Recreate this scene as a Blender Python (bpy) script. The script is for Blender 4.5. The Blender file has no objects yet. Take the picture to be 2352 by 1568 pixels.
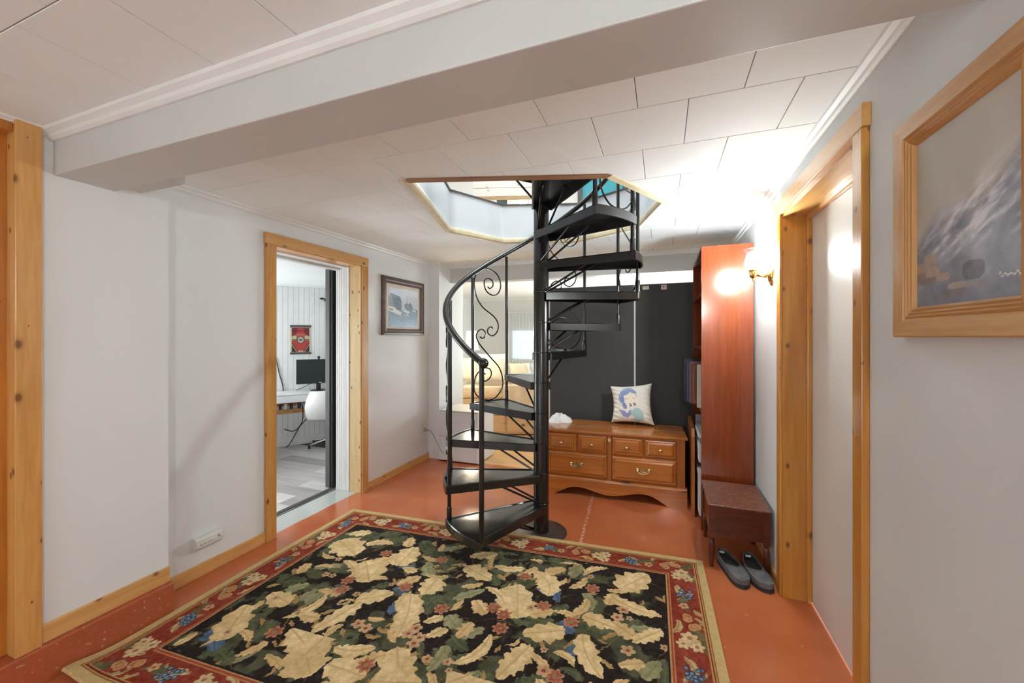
import bpy, bmesh, math, random
import numpy as np
from mathutils import Vector, Matrix
random.seed(7)
PI = math.pi
R_ = math.radians
sc = bpy.context.scene
COL = sc.collection

# ------------------------------------------------------------------ camera
cam = bpy.data.cameras.new('camera')
camo = bpy.data.objects.new('camera', cam)
COL.objects.link(camo)
sc.camera = camo
cam.sensor_fit = 'HORIZONTAL'
cam.sensor_width = 36.0
cam.lens = 918.0 / 2352.0 * 36.0
cam.shift_y = -11.0 / 2352.0
cam.clip_start = 0.02
camo.location = (0, 0, 1.42)
camo.rotation_euler = (PI / 2, 0, math.atan(346 / 918.0))

# ------------------------------------------------------------------ world, light, exposure
world = bpy.data.worlds.new('sky')
sc.world = world
world.use_nodes = True
wbg = world.node_tree.nodes['Background']
wbg.inputs[0].default_value = (0.80, 0.90, 1.0, 1)
wbg.inputs[1].default_value = 1.2

def light(name, kind, loc, energy, color=(1, 1, 1), size=None, size_y=None, target=None, radius=None):
    l = bpy.data.lights.new(name, kind)
    l.energy = energy
    l.color = color
    if kind == 'AREA':
        l.shape = 'RECTANGLE'
        l.size = size
        l.size_y = size_y or size
    elif radius is not None:
        l.shadow_soft_size = radius
    o = bpy.data.objects.new(name, l)
    COL.objects.link(o)
    o.location = loc
    if target is not None:
        o.rotation_euler = (Vector(target) - Vector(loc)).to_track_quat('-Z', 'Y').to_euler()
    return o

# area lights out of view: window daylight, plus lights added to brighten the room
light('daylight_bedroom_window', 'AREA', (-0.35, 7.6, 0.95), 23, (0.82, 0.95, 1.0), 1.5, 1.2, (-1.9, 4.3, 1.35))
light('added_office_light', 'AREA', (-4.95, 2.05, 1.0), 13, (0.90, 0.96, 1.0), 1.1, 1.1, (-2.6, 2.5, 1.3))  # added unseen light, placed to reach the main room ceiling through the doorway
light('daylight_upper_window', 'AREA', (-1.5, 5.3, 4.2), 8, (0.82, 0.93, 1.0), 2.4, 1.0, (-0.9, 2.4, 2.4))
light('added_well_light', 'AREA', (-0.85, 2.7, 4.85), 41, (0.80, 0.94, 1.0), 1.8, 1.8, (-0.85, 2.7, 0))  # added unseen light above the stair well; the upper ceiling has no skylight
light('added_rear_fill', 'AREA', (-1.3, -2.35, 1.0), 6.6, (0.82, 0.97, 1.0), 2.2, 1.1, (-1.0, 2.5, 1.3))  # added fill from behind the camera; the rear wall has no window

vs = sc.view_settings
vs.view_transform = 'Standard'
vs.look = 'None'
vs.gamma = 1.0
vs.use_curve_mapping = False
vs.exposure = 2.03
sc.display_settings.display_device = 'sRGB'
try:
    sc.cycles.max_bounces = 7
    sc.cycles.diffuse_bounces = 5
    sc.cycles.glossy_bounces = 3
    sc.cycles.caustics_reflective = False
    sc.cycles.caustics_refractive = False
    sc.cycles.sample_clamp_indirect = 5.0
    sc.cycles.use_adaptive_sampling = True
    sc.cycles.adaptive_threshold = 0.12
except Exception:
    pass

# ------------------------------------------------------------------ material helpers
def s2l(c):
    return tuple(((x / 255.0) / 12.92 if x / 255.0 <= 0.04045 else ((x / 255.0 + 0.055) / 1.055) ** 2.4) for x in c)

MATS = {}
def new_mat(name):
    m = bpy.data.materials.new(name)
    m.use_nodes = True
    nt = m.node_tree
    b = nt.nodes['Principled BSDF']
    MATS[name] = m
    return m, nt, b

def N(nt, t, **kw):
    n = nt.nodes.new(t)
    for k, v in kw.items():
        setattr(n, k, v)
    return n

def coords(nt, scale=(1, 1, 1), rnd=True):
    tc = N(nt, 'ShaderNodeTexCoord')
    mp = N(nt, 'ShaderNodeMapping')
    mp.inputs['Scale'].default_value = scale
    if rnd:
        oi = N(nt, 'ShaderNodeObjectInfo')
        vm = N(nt, 'ShaderNodeVectorMath', operation='MULTIPLY_ADD')
        cb = N(nt, 'ShaderNodeCombineXYZ')
        mu = N(nt, 'ShaderNodeMath', operation='MULTIPLY')
        mu.inputs[1].default_value = 13.0
        nt.links.new(oi.outputs['Random'], mu.inputs[0])
        for i in range(3):
            nt.links.new(mu.outputs[0], cb.inputs[i])
        vm.inputs[1].default_value = (1, 1, 1)
        nt.links.new(tc.outputs['Object'], vm.inputs[0])
        nt.links.new(cb.outputs[0], vm.inputs[2])
        nt.links.new(vm.outputs[0], mp.inputs[0])
    else:
        nt.links.new(tc.outputs['Object'], mp.inputs[0])
    return mp.outputs[0]

def ramp(nt, fac, stops):
    r = N(nt, 'ShaderNodeValToRGB')
    el = r.color_ramp.elements
    while len(el) < len(stops):
        el.new(0.5)
    for e, (p, c) in zip(el, stops):
        e.position = p
        e.color = tuple(c) + (1,) if len(c) == 3 else c
    nt.links.new(fac, r.inputs[0])
    return r.outputs[0]

def bump(nt, b, fac, strength, dist=0.002):
    bp = N(nt, 'ShaderNodeBump')
    bp.inputs['Strength'].default_value = strength
    bp.inputs['Distance'].default_value = dist
    nt.links.new(fac, bp.inputs['Height'])
    nt.links.new(bp.outputs[0], b.inputs['Normal'])

def plain(name, col, rough=0.6, metal=0.0, var=0.06, nscale=6.0, bmp=0.0, bscale=200.0, spec=0.5):
    m, nt, b = new_mat(name)
    v = coords(nt)
    n = N(nt, 'ShaderNodeTexNoise')
    n.inputs['Scale'].default_value = nscale
    n.inputs['Detail'].default_value = 2
    nt.links.new(v, n.inputs['Vector'])
    lo = tuple(max(0, c * (1 - var)) for c in col)
    hi = tuple(min(1, c * (1 + var)) for c in col)
    nt.links.new(ramp(nt, n.outputs['Fac'], [(0.3, lo), (0.7, hi)]), b.inputs['Base Color'])
    b.inputs['Roughness'].default_value = rough
    b.inputs['Metallic'].default_value = metal
    b.inputs['Specular IOR Level'].default_value = spec
    if bmp:
        n2 = N(nt, 'ShaderNodeTexNoise')
        n2.inputs['Scale'].default_value = bscale
        n2.inputs['Detail'].default_value = 3
        nt.links.new(v, n2.inputs['Vector'])
        bump(nt, b, n2.outputs['Fac'], bmp)
    return m

def wood(name, light_c, dark_c, axis='z', rough=0.3, knots=0.0, grain=16.0, coat=0.0, knot_c=(0.20, 0.075, 0.02), contrast=1.0):
    m, nt, b = new_mat(name)
    ai = 'xyz'.index(axis)
    s = [1.0, 1.0, 1.0]
    s[ai] = 0.07
    v = coords(nt, tuple(s))
    n = N(nt, 'ShaderNodeTexNoise')
    n.inputs['Scale'].default_value = grain
    n.inputs['Detail'].default_value = 5
    n.inputs['Distortion'].default_value = 0.8
    nt.links.new(v, n.inputs['Vector'])
    n2 = N(nt, 'ShaderNodeTexNoise')
    n2.inputs['Scale'].default_value = grain * 6
    n2.inputs['Detail'].default_value = 2
    nt.links.new(v, n2.inputs['Vector'])
    mx = N(nt, 'ShaderNodeMath', operation='MULTIPLY_ADD')
    mx.inputs[1].default_value = 0.35
    nt.links.new(n2.outputs['Fac'], mx.inputs[0])
    mm = N(nt, 'ShaderNodeMath', operation='MULTIPLY')
    mm.inputs[1].default_value = 0.65
    nt.links.new(n.outputs['Fac'], mm.inputs[0])
    nt.links.new(mm.outputs[0], mx.inputs[2])
    w = 0.22 / contrast
    col = ramp(nt, mx.outputs[0], [(0.5 - w, dark_c), (0.5 + w * 0.6, light_c)])
    if knots > 0:
        vk = coords(nt, (1, 1, 1))
        sp_ = N(nt, 'ShaderNodeSeparateXYZ')
        nt.links.new(vk, sp_.inputs[0])
        ad = N(nt, 'ShaderNodeMath', operation='ADD')
        oth = [q for q in range(3) if q != ai]
        nt.links.new(sp_.outputs[oth[0]], ad.inputs[0])
        nt.links.new(sp_.outputs[oth[1]], ad.inputs[1])
        ml = N(nt, 'ShaderNodeMath', operation='MULTIPLY')
        ml.inputs[1].default_value = 0.6
        nt.links.new(sp_.outputs[ai], ml.inputs[0])
        cv = N(nt, 'ShaderNodeCombineXYZ')
        nt.links.new(ad.outputs[0], cv.inputs[0])
        nt.links.new(ml.outputs[0], cv.inputs[1])
        vo = N(nt, 'ShaderNodeTexVoronoi')
        vo.voronoi_dimensions = '2D'
        vo.inputs['Scale'].default_value = knots * 1.6
        nt.links.new(cv.outputs[0], vo.inputs['Vector'])
        sep = N(nt, 'ShaderNodeSeparateColor')
        nt.links.new(vo.outputs['Color'], sep.inputs[0])
        # knot size varies with the cell
        sz = N(nt, 'ShaderNodeMath', operation='MULTIPLY')
        sz.inputs[1].default_value = 0.16
        nt.links.new(sep.outputs[0], sz.inputs[0])
        dv = N(nt, 'ShaderNodeMath', operation='DIVIDE')
        nt.links.new(vo.outputs['Distance'], dv.inputs[0])
        nt.links.new(sz.outputs[0], dv.inputs[1])
        kf = ramp(nt, dv.outputs[0], [(0.35, (1, 1, 1)), (0.62, (0.35, 0.35, 0.35)), (1.0, (0, 0, 0))])
        mix = N(nt, 'ShaderNodeMix', data_type='RGBA')
        nt.links.new(kf, mix.inputs[0])
        nt.links.new(col, mix.inputs[6])
        mix.inputs[7].default_value = tuple(knot_c) + (1,)
        col = mix.outputs[2]
    nt.links.new(col, b.inputs['Base Color'])
    b.inputs['Roughness'].default_value = rough
    b.inputs['Coat Weight'].default_value = coat
    b.inputs['Coat Roughness'].default_value = 0.12
    bump(nt, b, mx.outputs[0], 0.12, 0.001)
    return m

def emis(name, col, strength, alpha=None):
    m, nt, b = new_mat(name)
    b.inputs['Base Color'].default_value = tuple(col) + (1,)
    b.inputs['Emission Color'].default_value = tuple(col) + (1,)
    b.inputs['Emission Strength'].default_value = strength
    return m

def attr_mat(name, rough=0.6, fuzz=0.0, fscale=250.0, bmp=0.0, spec=0.4, coat=0.0):
    m, nt, b = new_mat(name)
    a = N(nt, 'ShaderNodeAttribute')
    a.attribute_name = 'col'
    col = a.outputs['Color']
    if fuzz > 0:
        tc = N(nt, 'ShaderNodeTexCoord')
        n = N(nt, 'ShaderNodeTexNoise')
        n.inputs['Scale'].default_value = fscale
        n.inputs['Detail'].default_value = 3
        nt.links.new(tc.outputs['Object'], n.inputs['Vector'])
        g = ramp(nt, n.outputs['Fac'], [(0.25, (1 - fuzz,) * 3), (0.75, (1 + fuzz * 0.6,) * 3)])
        mix = N(nt, 'ShaderNodeMix', data_type='RGBA', blend_type='MULTIPLY')
        mix.inputs[0].default_value = 1.0
        nt.links.new(col, mix.inputs[6])
        nt.links.new(g, mix.inputs[7])
        col = mix.outputs[2]
        if bmp:
            bump(nt, b, n.outputs['Fac'], bmp, 0.004)
    nt.links.new(col, b.inputs['Base Color'])
    b.inputs['Roughness'].default_value = rough
    b.inputs['Specular IOR Level'].default_value = spec
    b.inputs['Coat Weight'].default_value = coat
    b.inputs['Coat Roughness'].default_value = 0.04
    return m

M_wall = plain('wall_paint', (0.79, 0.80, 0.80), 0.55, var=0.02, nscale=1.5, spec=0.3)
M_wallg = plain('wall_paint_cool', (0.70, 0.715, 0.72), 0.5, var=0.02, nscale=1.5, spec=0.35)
M_beam = plain('beam_paint', (0.60, 0.60, 0.585), 0.38, var=0.03, nscale=2, bmp=0.15, bscale=60, spec=0.4)
M_tile = plain('ceiling_tile_white', (0.89, 0.915, 0.915), 0.7, var=0.02, nscale=3, spec=0.25)
M_joint = plain('ceiling_joint', (0.45, 0.43, 0.40), 0.9, var=0.05)
M_crown = plain('crown_white', (0.80, 0.80, 0.785), 0.4, var=0.03)
M_white = plain('white_paint', (0.78, 0.78, 0.77), 0.4, var=0.02)
M_whiteboard = plain('white_board', (0.80, 0.80, 0.79), 0.45, var=0.03)
M_pine = wood('pine_varnished', s2l((214, 160, 92)), s2l((188, 124, 58)), 'z', 0.26, knots=5.0, coat=0.4)
M_pine_y = wood('pine_varnished_y', s2l((222, 172, 108)), s2l((198, 140, 76)), 'y', 0.3, knots=5.0, coat=0.2)
M_pine_x = wood('pine_varnished_x', s2l((214, 160, 92)), s2l((186, 122, 58)), 'x', 0.3, knots=5.0, coat=0.3)
M_pine_deep = wood('pine_amber', s2l((200, 130, 52)), s2l((165, 95, 30)), 'z', 0.28, knots=5.5, coat=0.4)
M_pine_raw = wood('pine_raw', s2l((222, 196, 150)), s2l((200, 166, 112)), 'z', 0.45, knots=6.5)
M_pine_door = wood('pine_door', s2l((206, 148, 66)), s2l((170, 102, 34)), 'z', 0.28, knots=4.5, grain=9, coat=0.4)
M_pine_door_y = wood('pine_door_y', s2l((214, 166, 100)), s2l((190, 130, 66)), 'y', 0.3, knots=4.5, grain=9, coat=0.3)
M_frame = wood('frame_oak', s2l((204, 156, 98)), s2l((178, 122, 64)), 'z', 0.33, grain=22, coat=0.2)
M_frame_y = wood('frame_oak_y', s2l((208, 162, 106)), s2l((184, 130, 72)), 'y', 0.33, grain=22, coat=0.2)
M_darkframe = wood('dark_frame', s2l((104, 80, 68)), s2l((70, 50, 42)), 'y', 0.35, grain=20)
M_dresser = wood('dresser_honey', s2l((188, 114, 46)), s2l((146, 78, 24)), 'x', 0.3, knots=2.2, grain=10, coat=0.45, knot_c=(0.09, 0.028, 0.008))
M_dresser_top = wood('dresser_top', s2l((196, 122, 60)), s2l((160, 88, 36)), 'x', 0.22, knots=2.0, grain=9, coat=0.5)
M_dresser_z = wood('dresser_honey_z', s2l((178, 106, 44)), s2l((138, 74, 24)), 'z', 0.3, grain=10, coat=0.4)
M_cherry = wood('cherry_veneer', s2l((132, 60, 28)), s2l((104, 42, 17)), 'z', 0.2, grain=26, coat=0.5, contrast=0.8)
M_cherry_y = wood('cherry_veneer_y', s2l((120, 56, 30)), s2l((84, 36, 18)), 'y', 0.35, grain=20)
M_mahog = wood('mahogany', s2l((96, 40, 22)), s2l((58, 22, 12)), 'x', 0.3, grain=14, coat=0.3)
M_bedpine = wood('bed_pine', s2l((226, 194, 152)), s2l((208, 170, 124)), 'x', 0.4, grain=8, knots=3)
M_black = plain('black_metal', (0.0105, 0.0085, 0.008), 0.24, var=0.3, nscale=30, bmp=0.25, bscale=70, spec=0.6)
M_blacktread = plain('black_tread', (0.0115, 0.0105, 0.011), 0.2, var=0.3, nscale=14, bmp=0.12, bscale=120, spec=0.6)
M_plate = plain('base_plate_brown', (0.06, 0.04, 0.035), 0.4, var=0.3, nscale=20, bmp=0.2, bscale=50)
M_panel = plain('charcoal_panel', (0.050, 0.048, 0.047), 0.75, var=0.08, nscale=2, bmp=0.1, bscale=300)
M_charcoal = plain('charcoal_door', (0.085, 0.082, 0.076), 0.5, var=0.05)
M_brass = plain('brass', (0.72, 0.47, 0.17), 0.2, 1.0, var=0.1)
M_brass_pale = plain('brass_pale', (0.82, 0.66, 0.40), 0.22, 1.0, var=0.1)
M_chrome = plain('chrome', (0.7, 0.7, 0.7), 0.15, 1.0, var=0.05)
M_plastic = plain('white_plastic', (0.74, 0.73, 0.70), 0.35, var=0.02)
M_cream = plain('cream_plastic', (0.72, 0.68, 0.56), 0.4, var=0.02)
M_blackp = plain('black_plastic', (0.02, 0.022, 0.024), 0.4, var=0.1)
M_screen = plain('monitor_glass', (0.028, 0.034, 0.037), 0.25, var=0.15, nscale=2)
M_cord = plain('cord_black', (0.015, 0.015, 0.015), 0.5)
M_cordg = plain('cord_grey', (0.30, 0.32, 0.31), 0.4)
M_cordw = plain('cord_white', (0.62, 0.62, 0.60), 0.4)
M_leather = plain('white_leather', (0.74, 0.73, 0.71), 0.42, var=0.03, bmp=0.1, bscale=120)
M_cloth = plain('white_cloth', (0.76, 0.75, 0.72), 0.85, var=0.04, bmp=0.3, bscale=60)
M_tan = plain('tan_blanket', s2l((226, 204, 172)), 0.9, var=0.08, nscale=10, bmp=0.3, bscale=60)
M_pillowc = plain('cream_pillow', s2l((230, 218, 192)), 0.9, var=0.06, nscale=9, bmp=0.3, bscale=60)
M_pillowg = plain('grey_pillow', (0.70, 0.71, 0.73), 0.9, var=0.05, bmp=0.3, bscale=60)
M_bedgrey = plain('grey_bedding', (0.55, 0.55, 0.57), 0.9, var=0.2, nscale=16, bmp=0.3, bscale=60)
M_cab = plain('cabinet_white', (0.72, 0.73, 0.75), 0.4, var=0.02)
M_cabtop = plain('cabinet_top', (0.80, 0.77, 0.70), 0.35, var=0.02)
M_slip = plain('slipper_suede', (0.135, 0.132, 0.138), 0.85, var=0.25, nscale=25, bmp=0.4, bscale=150)
M_slipin = plain('slipper_lining', (0.035, 0.032, 0.030), 0.95, var=0.3, nscale=60, bmp=0.5, bscale=300)
M_insole = plain('slipper_insole', (0.075, 0.072, 0.070), 0.9, var=0.2, nscale=60)
M_sole = plain('slipper_sole', (0.028, 0.026, 0.026), 0.7)
M_paper = plain('paper_white', (0.75, 0.75, 0.74), 0.8, var=0.03)
M_greyp = plain('paper_grey', (0.30, 0.31, 0.32), 0.7, var=0.1)
M_trimhole = wood('hole_trim', s2l((232, 218, 186)), s2l((214, 192, 150)), 'x', 0.35, grain=12)
M_trimhole_d = wood('hole_trim_dark', s2l((168, 128, 98)), s2l((140, 98, 72)), 'x', 0.4, grain=12)
M_lining = plain('lining_white', (0.70, 0.72, 0.76), 0.35, var=0.03, nscale=3)
M_teal = plain('teal_wall', s2l((70, 175, 200)), 0.5, var=0.05)
M_upplank = wood('whitewashed_plank', (0.58, 0.57, 0.56), (0.48, 0.47, 0.46), 'x', 0.5, grain=10, knots=4, knot_c=(0.35, 0.3, 0.26))
M_slate = plain('slate_picture', (0.06, 0.09, 0.12), 0.5, var=0.3)
M_curtain = plain('sheer_curtain', (0.78, 0.82, 0.83), 0.9, var=0.03)
M_daypane = emis('daylit_pane', (0.92, 0.97, 1.0), 0.45)
M_blind = emis('backlit_blind', (0.80, 0.92, 0.97), 0.30)
M_shade = emis('lamp_shade_lit', (1.0, 0.90, 0.68), 0.4)

# red painted concrete floor
def floor_mat():
    m, nt, b = new_mat('red_floor_paint')
    tc = N(nt, 'ShaderNodeTexCoord')
    v = tc.outputs['Object']
    n = N(nt, 'ShaderNodeTexNoise')
    n.inputs['Scale'].default_value = 2.2
    n.inputs['Detail'].default_value = 6
    nt.links.new(v, n.inputs['Vector'])
    base = ramp(nt, n.outputs['Fac'], [(0.3, s2l((182, 97, 58))), (0.7, s2l((200, 116, 74)))])
    # chips of bare concrete, and a scuffed crack line
    n2 = N(nt, 'ShaderNodeTexNoise')
    n2.inputs['Scale'].default_value = 46
    n2.inputs['Detail'].default_value = 3
    n2.inputs['Roughness'].default_value = 0.55
    nt.links.new(v, n2.inputs['Vector'])
    n3 = N(nt, 'ShaderNodeTexNoise')
    n3.inputs['Scale'].default_value = 3.0
    n3.inputs['Detail'].default_value = 5
    nt.links.new(v, n3.inputs['Vector'])
    mu = N(nt, 'ShaderNodeMath', operation='MULTIPLY_ADD')
    mu.inputs[1].default_value = 0.25
    nt.links.new(n3.outputs['Fac'], mu.inputs[0])
    nt.links.new(n2.outputs['Fac'], mu.inputs[2])
    chips = ramp(nt, mu.outputs[0], [(0.83, (0, 0, 0)), (0.86, (0.7, 0.7, 0.7))])
    sl = N(nt, 'ShaderNodeSeparateXYZ')
    nt.links.new(v, sl.inputs[0])
    l1 = N(nt, 'ShaderNodeMath', operation='MULTIPLY_ADD')      # x + 0.0645 y + 0.352
    l1.inputs[1].default_value = 0.0645
    nt.links.new(sl.outputs[1], l1.inputs[0])
    nt.links.new(sl.outputs[0], l1.inputs[2])
    l2 = N(nt, 'ShaderNodeMath', operation='ADD')
    l2.inputs[1].default_value = 0.352
    nt.links.new(l1.outputs[0], l2.inputs[0])
    l3 = N(nt, 'ShaderNodeMath', operation='ABSOLUTE')
    nt.links.new(l2.outputs[0], l3.inputs[0])
    lm = ramp(nt, l3.outputs[0], [(0.004, (1, 1, 1)), (0.016, (0, 0, 0))])
    ln_ = ramp(nt, n2.outputs['Fac'], [(0.48, (0, 0, 0)), (0.56, (0.8, 0.8, 0.8))])
    lx = N(nt, 'ShaderNodeMath', operation='MULTIPLY')
    nt.links.new(lm, lx.inputs[0])
    nt.links.new(ln_, lx.inputs[1])
    mxx = N(nt, 'ShaderNodeMath', operation='MAXIMUM')
    nt.links.new(lx.outputs[0], mxx.inputs[0])
    nt.links.new(chips, mxx.inputs[1])
    mix = N(nt, 'ShaderNodeMix', data_type='RGBA')
    nt.links.new(mxx.outputs[0], mix.inputs[0])
    nt.links.new(base, mix.inputs[6])
    mix.inputs[7].default_value = s2l((222, 186, 168)) + (1,)
    # light grey paint at the threshold of the doorway
    sx = N(nt, 'ShaderNodeSeparateXYZ')
    nt.links.new(v, sx.inputs[0])
    ma = N(nt, 'ShaderNodeMath', operation='MULTIPLY_ADD')
    ma.inputs[1].default_value = 0.03
    nt.links.new(n3.outputs['Fac'], ma.inputs[0])
    nt.links.new(sx.outputs[0], ma.inputs[2])
    lt = N(nt, 'ShaderNodeMath', operation='LESS_THAN')
    lt.inputs[1].default_value = -2.60
    nt.links.new(ma.outputs[0], lt.inputs[0])
    mix2 = N(nt, 'ShaderNodeMix', data_type='RGBA')
    nt.links.new(lt.outputs[0], mix2.inputs[0])
    nt.links.new(mix.outputs[2], mix2.inputs[6])
    mix2.inputs[7].default_value = s2l((196, 200, 196)) + (1,)
    nt.links.new(mix2.outputs[2], b.inputs['Base Color'])
    rr = ramp(nt, n3.outputs['Fac'], [(0.3, (0.10,) * 3), (0.7, (0.22,) * 3)])
    nt.links.new(rr, b.inputs['Roughness'])
    nb = N(nt, 'ShaderNodeTexNoise')
    nb.inputs['Scale'].default_value = 14
    nb.inputs['Detail'].default_value = 6
    nt.links.new(v, nb.inputs['Vector'])
    bump(nt, b, nb.outputs['Fac'], 0.10, 0.003)
    return m
M_floor = floor_mat()

def curb_mat():
    m, nt, b = new_mat('red_curb_paint')
    v = coords(nt, rnd=False)
    n = N(nt, 'ShaderNodeTexNoise')
    n.inputs['Scale'].default_value = 60
    n.inputs['Detail'].default_value = 5
    nt.links.new(v, n.inputs['Vector'])
    c = ramp(nt, n.outputs['Fac'], [(0.0, s2l((160, 78, 46))), (0.66, s2l((174, 90, 56))), (0.70, s2l((205, 170, 150)))])
    nt.links.new(c, b.inputs['Base Color'])
    b.inputs['Roughness'].default_value = 0.45
    bump(nt, b, n.outputs['Fac'], 0.4, 0.004)
    return m
M_curb = curb_mat()

def worn_mat():
    m, nt, b = new_mat('worn_mahogany_top')
    v = coords(nt, (1, 2.2, 1))
    n = N(nt, 'ShaderNodeTexNoise')
    n.inputs['Scale'].default_value = 38
    n.inputs['Detail'].default_value = 6
    n.inputs['Roughness'].default_value = 0.7
    nt.links.new(v, n.inputs['Vector'])
    c = ramp(nt, n.outputs['Fac'], [(0.35, s2l((84, 48, 38))), (0.55, s2l((112, 68, 52))), (0.68, s2l((176, 128, 96)))])
    nt.links.new(c, b.inputs['Base Color'])
    b.inputs['Roughness'].default_value = 0.32
    bump(nt, b, n.outputs['Fac'], 0.2, 0.001)
    return m
M_worn = worn_mat()

def laminate(name, l, d, axis):
    return wood(name, l, d, axis, 0.35, grain=7, contrast=1.1)
M_lam = [laminate('laminate_grey_a', s2l((206, 200, 196)), s2l((176, 170, 166)), 'x'),
         laminate('laminate_grey_b', s2l((186, 180, 177)), s2l((150, 144, 141)), 'x'),
         laminate('laminate_grey_c', s2l((222, 218, 214)), s2l((196, 190, 186)), 'x')]
M_oak = [laminate('oak_floor_a', s2l((228, 188, 138)), s2l((206, 160, 108)), 'x'),
         laminate('oak_floor_b', s2l((222, 178, 126)), s2l((198, 150, 98)), 'x')]

def glass_shade():
    m, nt, b = new_mat('frosted_shade')
    b.inputs['Base Color'].default_value = (1.0, 0.97, 0.92, 1)
    b.inputs['Emission Color'].default_value = (0.90, 0.98, 0.97, 1)
    b.inputs['Emission Strength'].default_value = 138.0
    b.inputs['Roughness'].default_value = 0.4
    return m
M_glow = glass_shade()
def clear_glass(name, rough=0.0):
    m, nt, b = new_mat(name)
    b.inputs['Base Color'].default_value = (0.97, 0.98, 0.98, 1)
    b.inputs['Roughness'].default_value = rough
    b.inputs['Transmission Weight'].default_value = 1.0
    b.inputs['IOR'].default_value = 1.45
    return m
M_clear = clear_glass('clear_glass')
M_ruffle = clear_glass('ruffle_glass', 0.25)

# ------------------------------------------------------------------ mesh helpers
class MB:
    def __init__(self):
        self.v = []
        self.f = []
    def add(self, vs, fs):
        o = len(self.v)
        self.v += [tuple(p) for p in vs]
        self.f += [tuple(i + o for i in f) for f in fs]
        return self
    def box(self, x0, x1, y0, y1, z0, z1):
        vs = [(x0, y0, z0), (x1, y0, z0), (x1, y1, z0), (x0, y1, z0), (x0, y0, z1), (x1, y0, z1), (x1, y1, z1), (x0, y1, z1)]
        return self.add(vs, [(0, 3, 2, 1), (4, 5, 6, 7), (0, 1, 5, 4), (1, 2, 6, 5), (2, 3, 7, 6), (3, 0, 4, 7)])
    def prism(self, poly, z0, z1):
        n = len(poly)
        a = sum(poly[i][0] * poly[(i + 1) % n][1] - poly[(i + 1) % n][0] * poly[i][1] for i in range(n))
        if a < 0:
            poly = poly[::-1]
        vs = [(p[0], p[1], z0) for p in poly] + [(p[0], p[1], z1) for p in poly]
        fs = [tuple(range(n))[::-1], tuple(range(n, 2 * n))] + [(i, (i + 1) % n, n + (i + 1) % n, n + i) for i in range(n)]
        return self.add(vs, fs)
    def extr(self, poly, fn, n_vec):
        """polygon of 3-d points given by fn(p), extruded by n_vec"""
        n = len(poly)
        b = [Vector(fn(p)) for p in poly]
        e = Vector(n_vec)
        vs = [tuple(p) for p in b] + [tuple(p + e) for p in b]
        fs = [tuple(range(n)), tuple(range(2 * n - 1, n - 1, -1))] + [(i, n + i, n + (i + 1) % n, (i + 1) % n) for i in range(n)]
        return self.add(vs, fs)
    def tube(self, pts, r, n=8, closed=False, caps=True):
        pts = [Vector(p) for p in pts]
        m = len(pts)
        rs = r if isinstance(r, (list, tuple)) else [r] * m
        tang = []
        for i in range(m):
            a = pts[max(0, i - 1)]
            c = pts[min(m - 1, i + 1)]
            t = (c - a)
            tang.append(t.normalized() if t.length > 1e-9 else Vector((0, 0, 1)))
        up = Vector((0, 0, 1)) if abs(tang[0].z) < 0.9 else Vector((1, 0, 0))
        u = tang[0].cross(up).normalized()
        rings = []
        for i in range(m):
            u = (u - tang[i] * u.dot(tang[i]))
            u = u.normalized() if u.length > 1e-9 else tang[i].orthogonal().normalized()
            w = tang[i].cross(u)
            rings.append([pts[i] + (u * math.cos(2 * PI * k / n) + w * math.sin(2 * PI * k / n)) * rs[i] for k in range(n)])
        vs = [tuple(p) for rg in rings for p in rg]
        fs = []
        for i in range(m - 1):
            for k in range(n):
                fs.append((i * n + k, i * n + (k + 1) % n, (i + 1) * n + (k + 1) % n, (i + 1) * n + k))
        if caps:
            fs.append(tuple(range(n))[::-1])
            fs.append(tuple((m - 1) * n + k for k in range(n)))
        return self.add(vs, fs)
    def cyl(self, p0, p1, r, r1=None, n=16):
        return self.tube([p0, p1], [r, r if r1 is None else r1], n)
    def lathe(self, prof, c=(0, 0, 0), n=20, axis='z', fn=None):
        """prof: list of (radius, height)"""
        vs = []
        for (r, h) in prof:
            for k in range(n):
                a = 2 * PI * k / n
                rr = r if fn is None else fn(r, h, a)
                if axis == 'z':
                    p = (c[0] + rr * math.cos(a), c[1] + rr * math.sin(a), c[2] + h)
                elif axis == 'x':
                    p = (c[0] + h, c[1] + rr * math.cos(a), c[2] + rr * math.sin(a))
                else:
                    p = (c[0] - rr * math.cos(a), c[1] + h, c[2] + rr * math.sin(a))
                vs.append(p)
        fs = []
        for i in range(len(prof) - 1):
            for k in range(n):
                fs.append((i * n + k, i * n + (k + 1) % n, (i + 1) * n + (k + 1) % n, (i + 1) * n + k))
        if prof[0][0] > 1e-5:
            fs.append(tuple(range(n))[::-1])
        if prof[-1][0] > 1e-5:
            fs.append(tuple((len(prof) - 1) * n + k for k in range(n)))
        return self.add(vs, fs)
    def sphere(self, c, r, n=16, m=10, sz=(1, 1, 1)):
        prof = [(max(1e-6, r * math.sin(PI * i / m)), -r * math.cos(PI * i / m)) for i in range(m + 1)]
        o = len(self.v)
        self.lathe(prof, (0, 0, 0), n)
        for i in range(o, len(self.v)):
            p = self.v[i]
            self.v[i] = (c[0] + p[0] * sz[0], c[1] + p[1] * sz[1], c[2] + p[2] * sz[2])
        return self
    def grid(self, fn, nu, nv):
        o = len(self.v)
        for j in range(nv + 1):
            for i in range(nu + 1):
                self.v.append(tuple(fn(i / nu, j / nv)))
        for j in range(nv):
            for i in range(nu):
                a = o + j * (nu + 1) + i
                self.f.append((a, a + 1, a + nu + 2, a + nu + 1))
        return self

ORG = {}
def empty(name, loc=(0, 0, 0), rz=0.0):
    o = bpy.data.objects.new(name, None)
    COL.objects.link(o)
    o.location = loc
    o.rotation_euler = (0, 0, rz)
    o.empty_display_size = 0.05
    return o

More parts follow.
